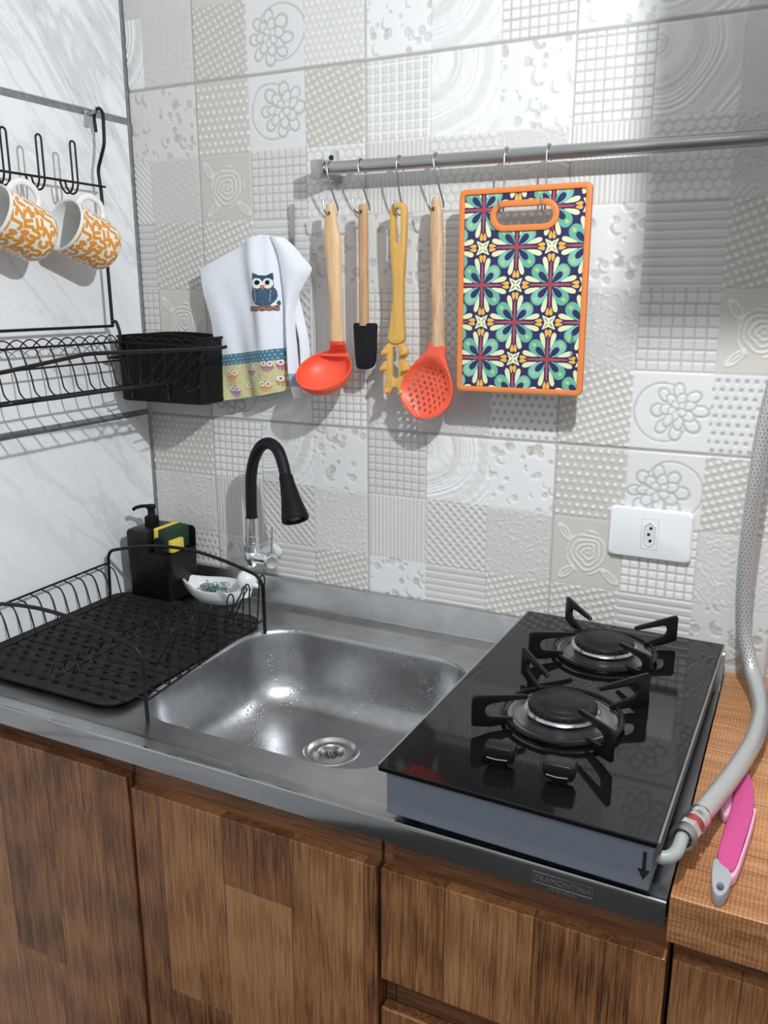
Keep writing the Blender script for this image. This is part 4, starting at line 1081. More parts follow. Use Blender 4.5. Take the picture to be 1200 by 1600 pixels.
# slotted spoon
t = thing('slotted_spoon', 'orange silicone slotted spoon with grainy wooden handle, next to the cutting board', 'slotted spoon', (0.61, Y0, 1.55), 'cooking utensils on the rail')
bm = B(); hloft(bm, resamp([(0.6105, Y0, 1.5655, 0.0050, 0.0045), (0.6105, Y0, 1.558, 0.0072, 0.006), (0.6110, Y0, 1.540, 0.0098, 0.0075), (0.6120, Y0, 1.500, 0.0110, 0.0082), (0.6135, Y0, 1.45, 0.0100, 0.0085), (0.6150, Y0, 1.40, 0.0098, 0.0088), (0.6165, Y0, 1.352, 0.0106, 0.009)]))
o = obj('handle', bm, m_acacia, t, 50)
bool_cut(o, (yhole(0.6080, 1.5480, 0.0032)))
# head on a 2D grid: a across, b down the axis
ax_ = Vector((-0.235, -0.06, -0.97)).normalized(); xx = Vector((1, 0, 0)); xx = (xx - ax_ * xx.dot(ax_)).normalized(); nn = xx.cross(ax_)
if nn.y > 0: nn = -nn
org = Vector((0.6165, Y0, 1.3555))
na, nb = 150, 190
hw_b = np.array([0, 0.006, 0.016, 0.028, 0.042, 0.056, 0.070, 0.084, 0.096, 0.106, 0.112, 0.1155]); hw_w = np.array([0.0125, 0.0128, 0.0150, 0.0225, 0.0330, 0.0400, 0.0430, 0.0420, 0.0365, 0.0265, 0.0165, 0.003])
bb = np.linspace(0, 0.1155, nb); from_w = np.interp(bb, hw_b, hw_w)
ker = np.ones(9) / 9; from_w[6:-6] = np.convolve(from_w, ker, 'same')[6:-6]
ss = np.linspace(-1, 1, na)
S_, B_ = np.meshgrid(ss, bb); Wd = from_w[:, None] * np.ones_like(S_); A_ = S_ * Wd
rn_ = np.clip(np.abs(S_) ** 2 + (np.clip((B_ - 0.066), 0, 1) / 0.0505) ** 2, 0, 1.2)
bl = sstep(0.015, 0.05, B_)
depth = -0.013 * (1 - rn_) * bl + (1 - bl) * (np.sqrt(np.clip(1 - S_ ** 2, 0, 1)) * 0.006)
hole = np.zeros(S_.shape, bool)
ph = 0.0102
for i in range(-5, 6):
    for j in range(0, 12):
        ca_ = (i + 0.5 * (j % 2)) * ph; cb = 0.030 + j * ph * 0.80
        e = ((ca_ / 0.0365) ** 2 + ((cb - 0.070) / 0.0405) ** 2)
        if e < 0.86 and abs(ca_) < np.interp(cb, hw_b, hw_w) - 0.006:
            hole |= ((A_ - ca_) / 0.0026) ** 2 + ((B_ - cb) / 0.0034) ** 2 < 1
fm = ~(hole[:-1, :-1] & hole[1:, 1:] & hole[1:, :-1] & hole[:-1, 1:])
Pt = np.array(org)[None, None] + A_[..., None] * np.array(xx) + B_[..., None] * np.array(ax_) + depth[..., None] * np.array(nn)
me = grid_mesh('head', Pt[..., 0], Pt[..., 1], Pt[..., 2], None, fm)
bm = B(); bm.from_mesh(me); bpy.data.meshes.remove(me)
bmesh.ops.delete(bm, geom=[v for v in bm.verts if not v.link_faces], context='VERTS')
o = obj('head', bm, m_orange, t, 60, 'orange silicone head with round drain holes')
md = o.modifiers.new('thickness', 'SOLIDIFY'); md.thickness = 0.0042; md.offset = 0

# ------------------------------------------------------------------ cutting board
t = thing('cutting_board', 'orange rimmed cutting board with navy and teal flower pattern on two hooks', 'cutting board', (0.7475, -0.067, 1.56))
YB0, YB1 = -0.0625, -0.0715
# corners slightly tilted
BL, BR_, TR, TL = np.array((0.6545, 1.2895)), np.array((0.8415, 1.2905)), np.array((0.8405, 1.5725)), np.array((0.6535, 1.5705))
bw, bh = 0.187, 0.282
def bpt(u, v): return BL * (1 - u) * (1 - v) + BR_ * u * (1 - v) + TR * u * v + TL * (1 - u) * v
def b2(x, z): return tuple(bpt(x / bw, z / bh))
outer = [b2(x, z) for x, z in rrect(bw / 2, bh / 2, bw / 2, bh / 2, 0.0085, 8, 4)]
inner = [b2(x, z) for x, z in rrect(bw / 2, bh / 2, bw / 2 - 0.0078, bh / 2 - 0.0078, 0.003, 8, 4)]
sx0, sz0, shx, shz = 0.0950, 0.2440, 0.0490, 0.0205
slot_o = [b2(x, z) for x, z in rrect(sx0, sz0, shx, shz, shz, 10, 4)]
slot_i = [b2(x, z) for x, z in rrect(sx0, sz0, shx - 0.0085, shz - 0.0085, shz - 0.0086, 10, 4)]
bm = B(); add_prism(bm, outer, [inner], (0, YB0, 0), (1, 0, 0), (0, 0, 1), 0.009, 0.0018); obj('frame', bm, m_orange_rim, t, 40, 'orange plastic frame')
bm = B(); add_prism(bm, slot_o, [slot_i], (0, YB0, 0), (1, 0, 0), (0, 0, 1), 0.009, 0.0014); obj('handle_slot', bm, m_orange_rim, t, 40, 'orange rimmed handle slot')
NAVY, TEAL, TEAL2, CREAM, OR, RED, YG = [np.array(c) for c in ((0.028, 0.024, 0.095), (0.13, 0.43, 0.33), (0.22, 0.52, 0.46), (0.72, 0.76, 0.47), (0.80, 0.42, 0.08), (0.46, 0.075, 0.095), (0.45, 0.58, 0.15))]
nx_, nz_ = 400, 600
U, V = np.meshgrid(np.linspace(0.0072, bw - 0.0072, nx_), np.linspace(0.0072, bh - 0.0072, nz_))
a_ = 0.0497; ax0, az0 = 0.0855, 0.0495 + 0.0510      # a flower centre
pu, pv = (U - ax0) / a_, (V - az0) / (a_ * 1.03)
# nearest flower on the checker lattice (i + j even)
ii, jj = np.round(pu), np.round(pv)
odd = (ii + jj) % 2 != 0
du, dv = pu - ii, pv - jj
mvx = np.abs(du) > np.abs(dv)
ii = np.where(odd & mvx, ii + np.sign(du), ii); jj = np.where(odd & ~mvx, jj + np.sign(dv), jj)
fx, fy = (pu - ii) * a_, (pv - jj) * a_
qx, qy = np.abs(fx), np.abs(fy)
hi, lo_ = np.maximum(qx, qy), np.minimum(qx, qy)
col = np.broadcast_to(NAVY, U.shape + (3,)).copy()
def put(mask, c):
    col[mask] = c
def petal(px, py, ang, r0, hl, hw, k=0.35):
    c, s = math.cos(ang), math.sin(ang); aa, bb_ = px * c + py * s - r0, -px * s + py * c
    wq = hw * (1 + k * aa / hl)
    return (aa / hl) ** 2 + (bb_ / np.maximum(wq, 1e-5)) ** 2
e = petal(qx, qy, PI / 4, 0.0200, 0.0142, 0.0094, 0.3); put(e < 1, TEAL); put((e < 0.72) & (petal(qx, qy, PI / 4, 0.0205, 0.0150, 0.0083) > 0) & (fx * fy > 0), TEAL2)
put(petal(qx, qy, PI / 4, 0.0275, 0.0030, 0.0026, 0) < 1, YG)
put(petal(qx, qy, PI / 4, 0.0140, 0.0088, 0.0040) < 1, NAVY)
put(petal(hi, lo_, 0.262, 0.0262, 0.0112, 0.0030, 0.62) < 1, CREAM)
put(petal(hi, lo_, 0.068, 0.0352, 0.0052, 0.0022, 0.5) < 1, OR)
put((lo_ < 0.0019 * (1 - 0.45 * hi / 0.030)) & (hi < 0.0290), RED)
put((hi < 0.0042) & (lo_ < 0.0042) & (hi + lo_ < 0.006), RED * 0.75)
# small cream star tiles between the flowers (i + j odd)
i3, j3 = np.round(pu), np.round(pv)
i3 = np.where((i3 + j3) % 2 == 0, np.where(np.abs(pu - i3) > np.abs(pv - j3), i3 + np.sign(pu - i3), i3), i3)
j3 = np.where((i3 + j3) % 2 == 0, j3 + np.sign(pv - j3), j3)
sxq, syq = np.abs(pu - i3) * a_, np.abs(pv - j3) * a_
mxs, mns = np.maximum(sxq, syq), np.minimum(sxq, syq)
star = (mxs < 0.0066 + 0.42 * (mns - 0.002)) & (mxs < 0.0092)
put(star, CREAM * 1.05)
put(star & (np.abs(sxq - syq) < 0.0008) & (mxs > 0.0015) & (mxs < 0.006), NAVY)
# cut the handle slot out
sd = np.maximum(np.abs(U - sx0) - (shx - shz), 0); keep = np.hypot(sd, V - sz0) > shz - 0.0012
fm = (keep[:-1, :-1] | keep[1:, 1:])
PX = BL[0] + (BR_[0] - BL[0]) * U / bw + (TL[0] - BL[0]) * V / bh; PZ = BL[1] + (BR_[1] - BL[1]) * U / bw + (TL[1] - BL[1]) * V / bh
me = grid_mesh('patterned_panel', PX, np.full_like(PX, -0.0682), PZ, col, fm)
bm = B(); bm.from_mesh(me); bpy.data.meshes.remove(me); bmesh.ops.delete(bm, geom=[v for v in bm.verts if not v.link_faces], context='VERTS')
o = obj('patterned_panel', bm, attr_mat('printed_board', 0.32, spec=0.5), t, None, 'navy, teal and cream flower print')
md = o.modifiers.new('thickness', 'SOLIDIFY'); md.thickness = 0.004; md.offset = -1
tx = text_bm('Tramontina', 0.0085, (0.8235, -0.0686, 1.357), (0, 0, 1), (-1, 0, 0), 0.0001); obj('script_mark', tx, mat('teal_print', (0.02, 0.10, 0.12), 0.5), t, None, 'small vertical script lettering')

# ------------------------------------------------------------------ towel on its hook
t = thing('towel_hook', 'short flat chrome hook bar on the tiled wall behind the tea towel', 'hook', (0.334, -0.01, 1.50))
bm = B(); add_box(bm, (0.3300, -0.0075, 1.488), (0.3378, -0.003, 1.571), 0.001, 2); obj('bar', bm, m_satin, t, 30)
bm = B(); add_tube(bm, smooth_path([(0.334, -0.006, 1.500), (0.334, -0.018, 1.492), (0.334, -0.028, 1.494), (0.334, -0.031, 1.503)], 6), 0.0028, 10); obj('prong', bm, m_chrome, t)

def interp_curve(pts, n):
    P = smooth_path([(p[0], 0, p[1]) for p in pts], 12); P = np.array([(p.x, p.z) for p in P])
    d = np.r_[0, np.cumsum(np.hypot(*np.diff(P, axis=0).T))]; s = np.linspace(0, d[-1], n)
    return np.stack([np.interp(s, d, P[:, 0]), np.interp(s, d, P[:, 1])], 1)
def coons(top, bot, lef, rig, ns, nt_):
    Tc, Bc, Lc, Rc = interp_curve(top, ns), interp_curve(bot, ns), interp_curve(lef, nt_), interp_curve(rig, nt_)
    s = np.linspace(0, 1, ns)[None, :, None]; q = np.linspace(0, 1, nt_)[:, None, None]
    P = (1 - q) * Tc[None] + q * Bc[None] + (1 - s) * Lc[:, None] + s * Rc[:, None] - ((1 - s) * (1 - q) * Tc[0] + s * (1 - q) * Tc[-1] + (1 - s) * q * Bc[0] + s * q * Bc[-1])
    return P, s[..., 0], q[..., 0]
t = thing('tea_towel', 'white tea towel with an owl and patterned border, hanging left of the ladle', 'towel', (0.27, -0.03, 1.25))
P, s, q = coons([(0.164, 1.4695), (0.20, 1.4845), (0.25, 1.506), (0.285, 1.5205), (0.300, 1.5225), (0.326, 1.5175)],
                [(0.2115, 1.2485), (0.25, 1.254), (0.29, 1.2615), (0.336, 1.2715)],
                [(0.164, 1.4695), (0.170, 1.445), (0.179, 1.415), (0.1885, 1.382), (0.1925, 1.345), (0.1965, 1.303), (0.2035, 1.275), (0.2115, 1.2485)],
                [(0.326, 1.5175), (0.3285, 1.49), (0.332, 1.45), (0.3365, 1.40), (0.3375, 1.35), (0.3365, 1.31), (0.336, 1.2715)], 230, 340)
TX, TZ = P[..., 0], P[..., 1]
fold = 0.010 * np.exp(-((s - 0.70) / 0.10) ** 2) * (1 - 0.35 * q) + 0.004 * np.sin(s * 9 + q * 2.0) * (0.3 + q) + 0.0025 * np.sin(s * 21 - q * 4) * q
edge = -0.010 * (1 - s) ** 2 * (1 - q)
TY = -0.034 - fold * 1.0 - edge * 0 + 0.012 * sstep(0.86, 1.0, s + 0 * q) - 0.006 * sstep(0.0, 0.2, q + 0 * s)
wx = TX; wz = TZ
WH = np.array((0.80, 0.84, 0.90)); OWL = np.array((0.035, 0.085, 0.15)); BRN = np.array((0.22, 0.12, 0.08))
tc_ = np.broadcast_to(WH, TX.shape + (3,)).copy()
def tput(mask, c): tc_[mask] = c
# border
zt_l, zt_r = 1.3245, 1.3425
ztop = zt_l + (wx - 0.1945) / (0.3365 - 0.1945) * (zt_r - zt_l)
below = ztop - wz
tput(below > 0, (0.085, 0.21, 0.29))
du_, dv_ = (wx + below * 0.0) / 0.0072, below / 0.0060
rw = np.floor(dv_); dd = np.hypot(((du_ + 0.5 * (rw % 2)) % 1 - 0.5) * 0.0072, (dv_ % 1 - 0.5) * 0.0060)
tput((below > 0) & (dd < 0.00105), (0.55, 0.70, 0.75))
hem = 0.0185
tput(below > hem, (0.60, 0.58, 0.30))
swirl = np.sin(wx * 520 + 2 * np.sin(wz * 380)) * np.sin(wz * 470 + 1.5 * np.sin(wx * 300))
tput((below > hem) & (swirl > 0.45), (0.66, 0.66, 0.42))
owls = [(0.226, 1.292, (0.75, 0.33, 0.10)), (0.268, 1.302, (0.55, 0.16, 0.28)), (0.304, 1.311, (0.40, 0.17, 0.22)), (0.328, 1.313, (0.50, 0.16, 0.18)), (0.231, 1.265, (0.42, 0.20, 0.42)), (0.262, 1.271, (0.80, 0.42, 0.22)), (0.300, 1.277, (0.66, 0.33, 0.08)), (0.3275, 1.286, (0.50, 0.28, 0.10))]
for ox, oz, oc in owls:
    e1 = ((wx - ox) / 0.0105) ** 2 + ((wz - oz) / 0.0095) ** 2
    tput((e1 < 1) & (below > hem), oc)
    tput((e1 < 1) & (wz < oz - 0.003) & (np.sin(wx * 1700) > 0) & (below > hem), np.array(oc) * 0.5 + 0.3)
    for sx_ in (-1, 1):
        ev = np.hypot(wx - ox - sx_ * 0.0050, wz - oz - 0.0048)
        tput((ev < 0.0045) & (below > hem), (0.82, 0.80, 0.76)); tput((ev < 0.0016) & (below > hem), (0.06, 0.04, 0.05))
    tput((np.abs(wx - ox) < 0.0014) & (np.abs(wz - oz - 0.001) < 0.002) & (below > hem), (0.8, 0.35, 0.06))
# big owl
ox, oz = 0.3000, 1.437
x_, z_ = wx - ox, wz - oz
body = ((x_ - 0.001) / 0.0205) ** 2 + ((z_ + 0.0095) / 0.0190) ** 2 < 1
head = (np.abs(x_) < 0.0165 - 0.05 * (z_ - 0.01)) & (z_ > -0.004) & (z_ < 0.0215 + 0.0045 * np.clip((np.abs(x_) - 0.006) / 0.010, 0, 1))
tput(body | head, OWL)
tput(body & (np.sin(x_ * 1500) * np.sin(z_ * 1500) > 0.72), (0.30, 0.38, 0.42))
for sx_ in (-1, 1):
    tput(np.abs(np.hypot((x_ - sx_ * 0.021) / 0.0125, (z_ + 0.012) / 0.020) - 0.9) < 0.06, np.where(True, 1, 0) * np.array((0.28, 0.36, 0.42))) if False else None
    d = np.hypot(x_ - sx_ * 0.0083 + 0.0005, z_ - 0.0088); tput(d < 0.0083, (0.80, 0.80, 0.80)); tput(np.hypot(x_ - sx_ * 0.0078 + 0.0005, z_ - 0.0100) < 0.0040, (0.012, 0.012, 0.014))
    ln_ = np.abs(x_ - sx_ * (0.0125 + 0.10 * (z_ + 0.004))) < 0.0006
    tput(body & ln_ & (z_ < -0.001) & (z_ > -0.022), (0.42, 0.46, 0.52))
tput((np.abs(x_ + 0.0002) < 0.0042 * np.clip((z_ + 0.003) / 0.009, 0, 1)) & (z_ < 0.0060) & (z_ > -0.003), (0.62, 0.17, 0.09))
bx_, bz_ = wx - 0.2970, wz - 1.4055 - (wx - 0.2970) * 0.03
tput((np.abs(bx_) < 0.0270) & (np.abs(bz_) < 0.0042 + 0.0006 * np.sin(bx_ * 600)), BRN)
tput((np.abs(bx_) < 0.0262) & (np.abs(bz_ - 0.0016 * np.sin(bx_ * 420)) < 0.0007), (0.42, 0.27, 0.20))
tput((np.hypot(wx - 0.3230, (wz - 1.4145) / 1.6) < 0.0026), (0.02, 0.14, 0.08))
TYr = TY + 0.0004 * np.sin(wx * 2600) * np.sin(wz * 2600)
me = grid_mesh('front_cloth', TX, TYr, TZ, tc_)
m_towel = attr_mat('printed_cotton', 0.95, 0.5, 1400, spec=0.1, sheen=0.25)
o = link('front_cloth', me, m_towel, t)
md = o.modifiers.new('thickness', 'SOLIDIFY'); md.thickness = 0.002; md.offset = -1
# the folds hanging at its right
def fold_strip(lefts, rights, ybase, amp, ph, name, nf=2.0):
    Lc, Rc = interp_curve(lefts, 160), interp_curve(rights, 160)
    s2 = np.linspace(0, 1, 60)[None, :]; q2 = np.linspace(0, 1, 160)[:, None]
    X = Lc[:, :1] * (1 - s2) + Rc[:, :1] * s2; Z = Lc[:, 1:] * (1 - s2) + Rc[:, 1:] * s2
    Y = ybase - amp * np.sin(s2 * PI * nf + ph) * (0.35 + 0.65 * q2) + 0.004 * s2
    c = np.broadcast_to(WH, X.shape + (3,)).copy()
    band = Z < 1.284
    c[(Z < 1.300) & (Z > 1.278) & (s2 + 0 * q2 > 0.25) & (s2 + 0 * q2 < 0.9)] = (0.30, 0.42, 0.48)
    me = grid_mesh(name, X, Y, Z, c); o = link(name, me, m_towel, t)
    md = o.modifiers.new('thickness', 'SOLIDIFY'); md.thickness = 0.003; md.offset = 0
fold_strip([(0.312, 1.5205), (0.326, 1.49), (0.333, 1.45), (0.337, 1.40), (0.3385, 1.34), (0.342, 1.29), (0.352, 1.259)],
           [(0.334, 1.5165), (0.352, 1.503), (0.369, 1.485), (0.3835, 1.468), (0.371, 1.449), (0.356, 1.425), (0.3485, 1.40), (0.348, 1.37), (0.3500, 1.34), (0.3525, 1.30), (0.3595, 1.259)], -0.036, 0.010, 0.2, 'side_fold', 1.2)
fold_strip([(0.345, 1.425), (0.3485, 1.39), (0.356, 1.355), (0.3585, 1.32), (0.358, 1.29), (0.362, 1.268)],
           [(0.3505, 1.428), (0.3590, 1.395), (0.3665, 1.36), (0.3685, 1.33), (0.3665, 1.30), (0.3730, 1.264)], -0.024, 0.006, 0.9, 'rear_fold', 1.0)

# ------------------------------------------------------------------ hanging rack on the marble wall
t = thing('hanging_rack', 'black wire hanging rack with double cup hooks on the marble wall', 'rack', (0.03, -0.3, 1.4))
RXX = 0.03
bm = B(); add_tube(bm, round_corners([(0.0155, -0.1005, 1.690), (0.0145, -0.1015, 1.7165), (0.030, -0.106, 1.7265), (0.043, -0.110, 1.716), (0.0445, -0.1140, 1.668), (0.027, -0.1150, 1.6285), (0.030, -0.1145, 1.595), (0.0315, -0.1145, 1.3745)], 0.008, 6), 0.0028, 12); obj('upright', bm, m_wire, t, 50)
bm = B(); add_tube(bm, round_corners([(0.0155, -0.6305, 1.690), (0.0145, -0.6315, 1.7165), (0.030, -0.636, 1.7265), (0.043, -0.640, 1.716), (0.0445, -0.644, 1.668), (0.027, -0.645, 1.6285), (0.030, -0.6445, 1.595), (0.0315, -0.6445, 1.3745)], 0.008, 6), 0.0028, 12); obj('upright', bm, m_wire, t, 50)
bm = B(); add_tube(bm, [(RXX + 0.003, -0.108, 1.6025), (RXX + 0.003, -0.655, 1.6065)], 0.0019, 10); obj('hook_bar', bm, m_wire, t, 50)
bm = B(); add_tube(bm, [(RXX + 0.001, -0.1125, 1.3755), (RXX + 0.001, -0.6465, 1.3765)], 0.0024, 10); obj('lower_bar', bm, m_wire, t, 50)
for hy in (-0.2060, -0.2720, -0.3350, -0.400, -0.465, -0.53, -0.595):
    zl = 1.5815; w_ = 0.0052
    p1 = [(RXX + 0.004, hy - w_ + 0.004, 1.6045), (RXX + 0.008, hy - w_ + 0.003, 1.592), (RXX + 0.020, hy - w_, zl), (0.060, hy - w_, zl + 0.0015), (0.0660, hy - w_, zl + 0.012), (0.0660, hy - w_, 1.652)]
    top = [(0.0660, hy + w_ * math.sin(a) * 1.0, 1.652 + 0.0058 * math.cos(a)) for a in np.linspace(-PI / 2, PI / 2, 9)]
    p2 = [(x, 2 * hy - y + 0.0, z) for x, y, z in p1[::-1]]
    p2[-1] = (RXX + 0.004, hy + w_ + 0.004, 1.6045); p2[-2] = (RXX + 0.008, hy + w_ + 0.003, 1.592)
    bm = B(); add_tube(bm, round_corners(p1, 0.006, 4)[:-1] + top + round_corners(p2, 0.006, 4)[1:], 0.00155, 8); obj('cup_hook', bm, m_wire, t, 50)

t = thing('wall_hook', 'small grey wall hook holding the top of the black hanging rack', 'hook', (0.008, -0.104, 1.70))
bm = B(); add_box(bm, (0.0004, -0.110, 1.698), (0.003, -0.100, 1.724), 0.001, 2); obj('plate', bm, m_greyplastic, t, 30)
bm = B(); add_tube(bm, round_corners([(0.002, -0.1055, 1.7185), (0.020, -0.1055, 1.7185), (0.024, -0.1055, 1.7215), (0.025, -0.1055, 1.727)], 0.003), 0.0022, 10); obj('peg', bm, m_satin, t)

# ------------------------------------------------------------------ wire basket hung on the rack
t = thing('wire_basket', 'black wire basket with looped rim hanging at the bottom of the wall rack', 'basket', (0.14, -0.33, 1.28))
ya, yb = -0.1160, -0.62
zr, xr, xf = 1.3485, 0.042, 0.262
bm = B(); add_tube(bm, round_corners([(0.0315, -0.1175, 1.3835), (0.037, -0.111, 1.3835), (0.0425, -0.110, 1.366), (0.0425, -0.110, 1.330), (0.037, -0.110, 1.3225), (0.022, -0.122, 1.3215)], 0.006), 0.0028, 12); obj('hanger', bm, m_wire, t, 50)
bm = B(); add_tube(bm, round_corners([(0.0315, -0.6415, 1.3835), (0.037, -0.634, 1.3835), (0.0425, -0.6335, 1.366), (0.0425, -0.6335, 1.330), (0.037, -0.6335, 1.3225), (0.022, -0.622, 1.3215)], 0.006), 0.0028, 12); obj('hanger', bm, m_wire, t, 50)
bm = B(); add_tube(bm, [(xr, ya, zr), (xr, yb, zr + 0.002)], 0.0019, 10); obj('rear_rim', bm, m_wire, t, 50)
front_rim = round_corners([(xf + 0.002, ya + 0.010, 1.3455), (xf, ya - 0.01, 1.344), (xf - 0.010, -0.390, 1.3520), (xf - 0.010, -0.405, 1.3515), (xf - 0.012, -0.54, 1.3380), (xf - 0.012, yb, 1.3370)], 0.02)
bm = B(); add_tube(bm, front_rim, 0.0028, 12); obj('front_rim', bm, m_wire, t, 50)
for y_ in (ya, yb):
    bm = B(); add_tube(bm, [(xr, y_, zr), (xf, y_, zr - 0.004)], 0.0017, 10); obj('end_rim', bm, m_wire, t, 50)
for x_, z_ in ((0.050, 1.3180), (0.0775, 1.2765), (0.125, 1.2795), (0.185, 1.2885)):
    bm = B(); add_tube(bm, [(x_, ya, z_), (x_, yb if x_ < 0.15 else -0.405, z_)], 0.0016 if z_ > 1.3 else 0.0019, 8); obj('long_wire', bm, m_wire, t, 50)
def frz(y):
    P = [(p.y, p.x, p.z) for p in front_rim]; P.sort()
    ys_ = [p[0] for p in P]; return float(np.interp(y, ys_, [p[1] for p in P])), float(np.interp(y, ys_, [p[2] for p in P]))
ny = 18
for i in range(ny):
    y_ = ya - 0.008 - (abs(yb - ya) - 0.016) * i / (ny - 1)
    fx_, fz_ = frz(y_)
    bm = B(); add_tube(bm, round_corners([(xr + 0.001, y_, zr + 0.0005), (xr + 0.008, y_, 1.332), (0.060, y_, 1.312), (0.065, y_, 1.284), (0.0775, y_, 1.2755), (0.185 if y_ > -0.40 else 0.125, y_, 1.2890 if y_ > -0.40 else 1.2790)] + ([(0.205, y_, 1.296), (0.224, y_, 1.315), (fx_ - 0.014, y_, fz_ - 0.012), (fx_, y_, fz_)] if y_ > -0.26 else []), 0.012, 4), 0.00125, 6)
    obj('cross_wire', bm, m_wire, t, 60)
def scallop(n, A, Bv, h):
    A, Bv = Vector(A), Vector(Bv); st = (Bv - A) / n
    for i in range(n):
        a, c = A + st * (i - 0.35), A + st * (i + 1.35)
        if i == 0: a = A
        if i == n - 1: c = Bv
        pts = [a + (c - a) * k / 10 + Vector((0, 0, math.sin(PI * k / 10) * h)) for k in range(11)]
        bm = B(); add_tube(bm, pts, 0.00115, 6); obj('rim_loop', bm, m_wire, t, 60)
scallop(20, (xr, ya, zr), (xr, yb, zr + 0.002), 0.0125)
scallop(8, (xr + 0.012, ya - 0.0012, zr - 0.0015), (xf - 0.004, ya - 0.0012, zr - 0.004), 0.011)
for i in range(7):
    x_ = xr + 0.022 + i * 0.027
    bm = B(); add_tube(bm, round_corners([(x_, ya - 0.001, zr - 0.002), (x_, ya - 0.003, 1.300), (x_ * 0.92 + 0.008, ya - 0.006, 1.2765), (x_ * 0.92 + 0.008, ya - 0.04, 1.2745)], 0.01, 4), 0.00115, 6); obj('end_wire', bm, m_wire, t, 60)

# cutlery holder behind the basket end
t = thing('cutlery_holder', 'black plastic cutlery holder hooked on the basket end in the wall corner', 'cutlery holder', (0.12, -0.08, 1.245))
def hl(s, z, dz=0.0): return [Vector((x, y, z)) for x, y in rrect(0.1185, -0.0725, 0.0965 * s, 0.0335 * s, 0.016, 8, 8)]
bm = B()
def crown(s, zlow, d=0):
    out = []
    for x, y in rrect(0.1185, -0.0725, 0.0965 * s, 0.0335 * s, 0.016, 8, 8):
        f = 1 - ((x - 0.1185) / 0.0965) ** 2
        out.append(Vector((x, y, 1.3585 + 0.006 * max(f, 0) + d)))
    return out
add_loft(bm, [hl(0.94, 1.2465), hl(0.97, 1.249), crown(0.99, 0, -0.004), crown(1.015, 0, -0.003), crown(1.015, 0, 0), crown(0.975, 0, 0), hl(0.955, 1.300), hl(0.935, 1.2505)])
obj('box', bm, m_black, t, 40)
for x_ in (0.0575, 0.138):
    bm = B(); add_box(bm, (x_ - 0.0022, -0.1072, 1.251), (x_ + 0.0022, -0.1040, 1.28), 0.0005, 1); obj('slit', bm, m_hole, t, None)
bm = B(); add_prism(bm, [(-0.101, 1.3585), (-0.044, 1.3585), (-0.044, 1.30), (-0.101, 1.30)], [], (0.14, 0, 0), (0, 1, 0), (0, 0, 1), 0.002); obj('divider', bm, m_black, t, None)

# ------------------------------------------------------------------ mugs
def glyph_field(nu, nv, cu, cv, seed):
    """printed letter-like strokes: white gaps around orange shapes; returns boolean over (nv, nu) grid in metres"""
    r = np.random.default_rng(seed)
    U, V = np.meshgrid(np.linspace(0, cu, nu, endpoint=False), np.linspace(0, cv, nv))
    best = np.zeros(U.shape, bool); p = 0.0165
    G = {0: [(-.4, .35), (-.1, .5), (.3, .4), (.1, .05), (-.2, -.1), (.3, -.35), (-.1, -.5), (-.4, -.35)],   # S-like
         1: [(-.35, .5), (-.35, -.2), (-.1, -.5), (.2, -.4), (.35, -.1), (.35, .5)],                          # U-like
         2: [(.35, .4), (0, .5), (-.35, .2), (-.35, -.2), (0, -.5), (.35, -.4)],                              # C-like
         3: [(-.3, .5), (-.3, -.5), (.35, -.5)],                                                             # L-like
         4: [(0, .5), (0, -.5)],                                                                             # bar
         5: [(.3, .5), (.3, -.3), (0, -.5), (-.3, -.3)],                                                      # hook
         6: [(-.35, -.5), (-.3, .45), (.3, .45), (.35, -.5)],                                                 # arch
         7: [(-.4, .45), (.4, .45), (-.4, -.45), (.4, -.45)]}                                                # zig
    rows = int(cv / p) + 1; cols = int(cu / p)
    for i in range(rows):
        for j in range(cols):
            g = G[int(r.integers(0, 8))]; an = r.choice([0, PI / 2, PI, 0.4, -0.5, 1.9]); sc_ = p * r.uniform(0.72, 0.86)
            cx, cy = (j + 0.5 + 0.5 * (i % 2)) * (cu / cols) + r.uniform(-.001, .001), (i + 0.4) * p + r.uniform(-.001, .001)
            pts = [(a * math.cos(an) - b_ * math.sin(an), a * math.sin(an) + b_ * math.cos(an)) for a, b_ in g]
            du = (U - cx + cu / 2) % cu - cu / 2; dv = V - cy
            box = (np.abs(du) < p * 0.8) & (np.abs(dv) < p * 0.8)
            x, y = du[box], dv[box]; m = np.zeros(x.shape, bool)
            for (a0, b0), (a1, b1) in zip(pts[:-1], pts[1:]):
                a0, b0, a1, b1 = a0 * sc_, b0 * sc_, a1 * sc_, b1 * sc_
                L2 = (a1 - a0) ** 2 + (b1 - b0) ** 2 + 1e-12
                tt = np.clip(((x - a0) * (a1 - a0) + (y - b0) * (b1 - b0)) / L2, 0, 1)
                m |= np.hypot(x - a0 - tt * (a1 - a0), y - b0 - tt * (b1 - b0)) < 0.0027
            best[box] |= m
    return best
m_mug = attr_mat('printed_mug', 0.25, spec=0.5)
m_mugwhite = mat('mug_glaze', (0.80, 0.81, 0.78), 0.2)
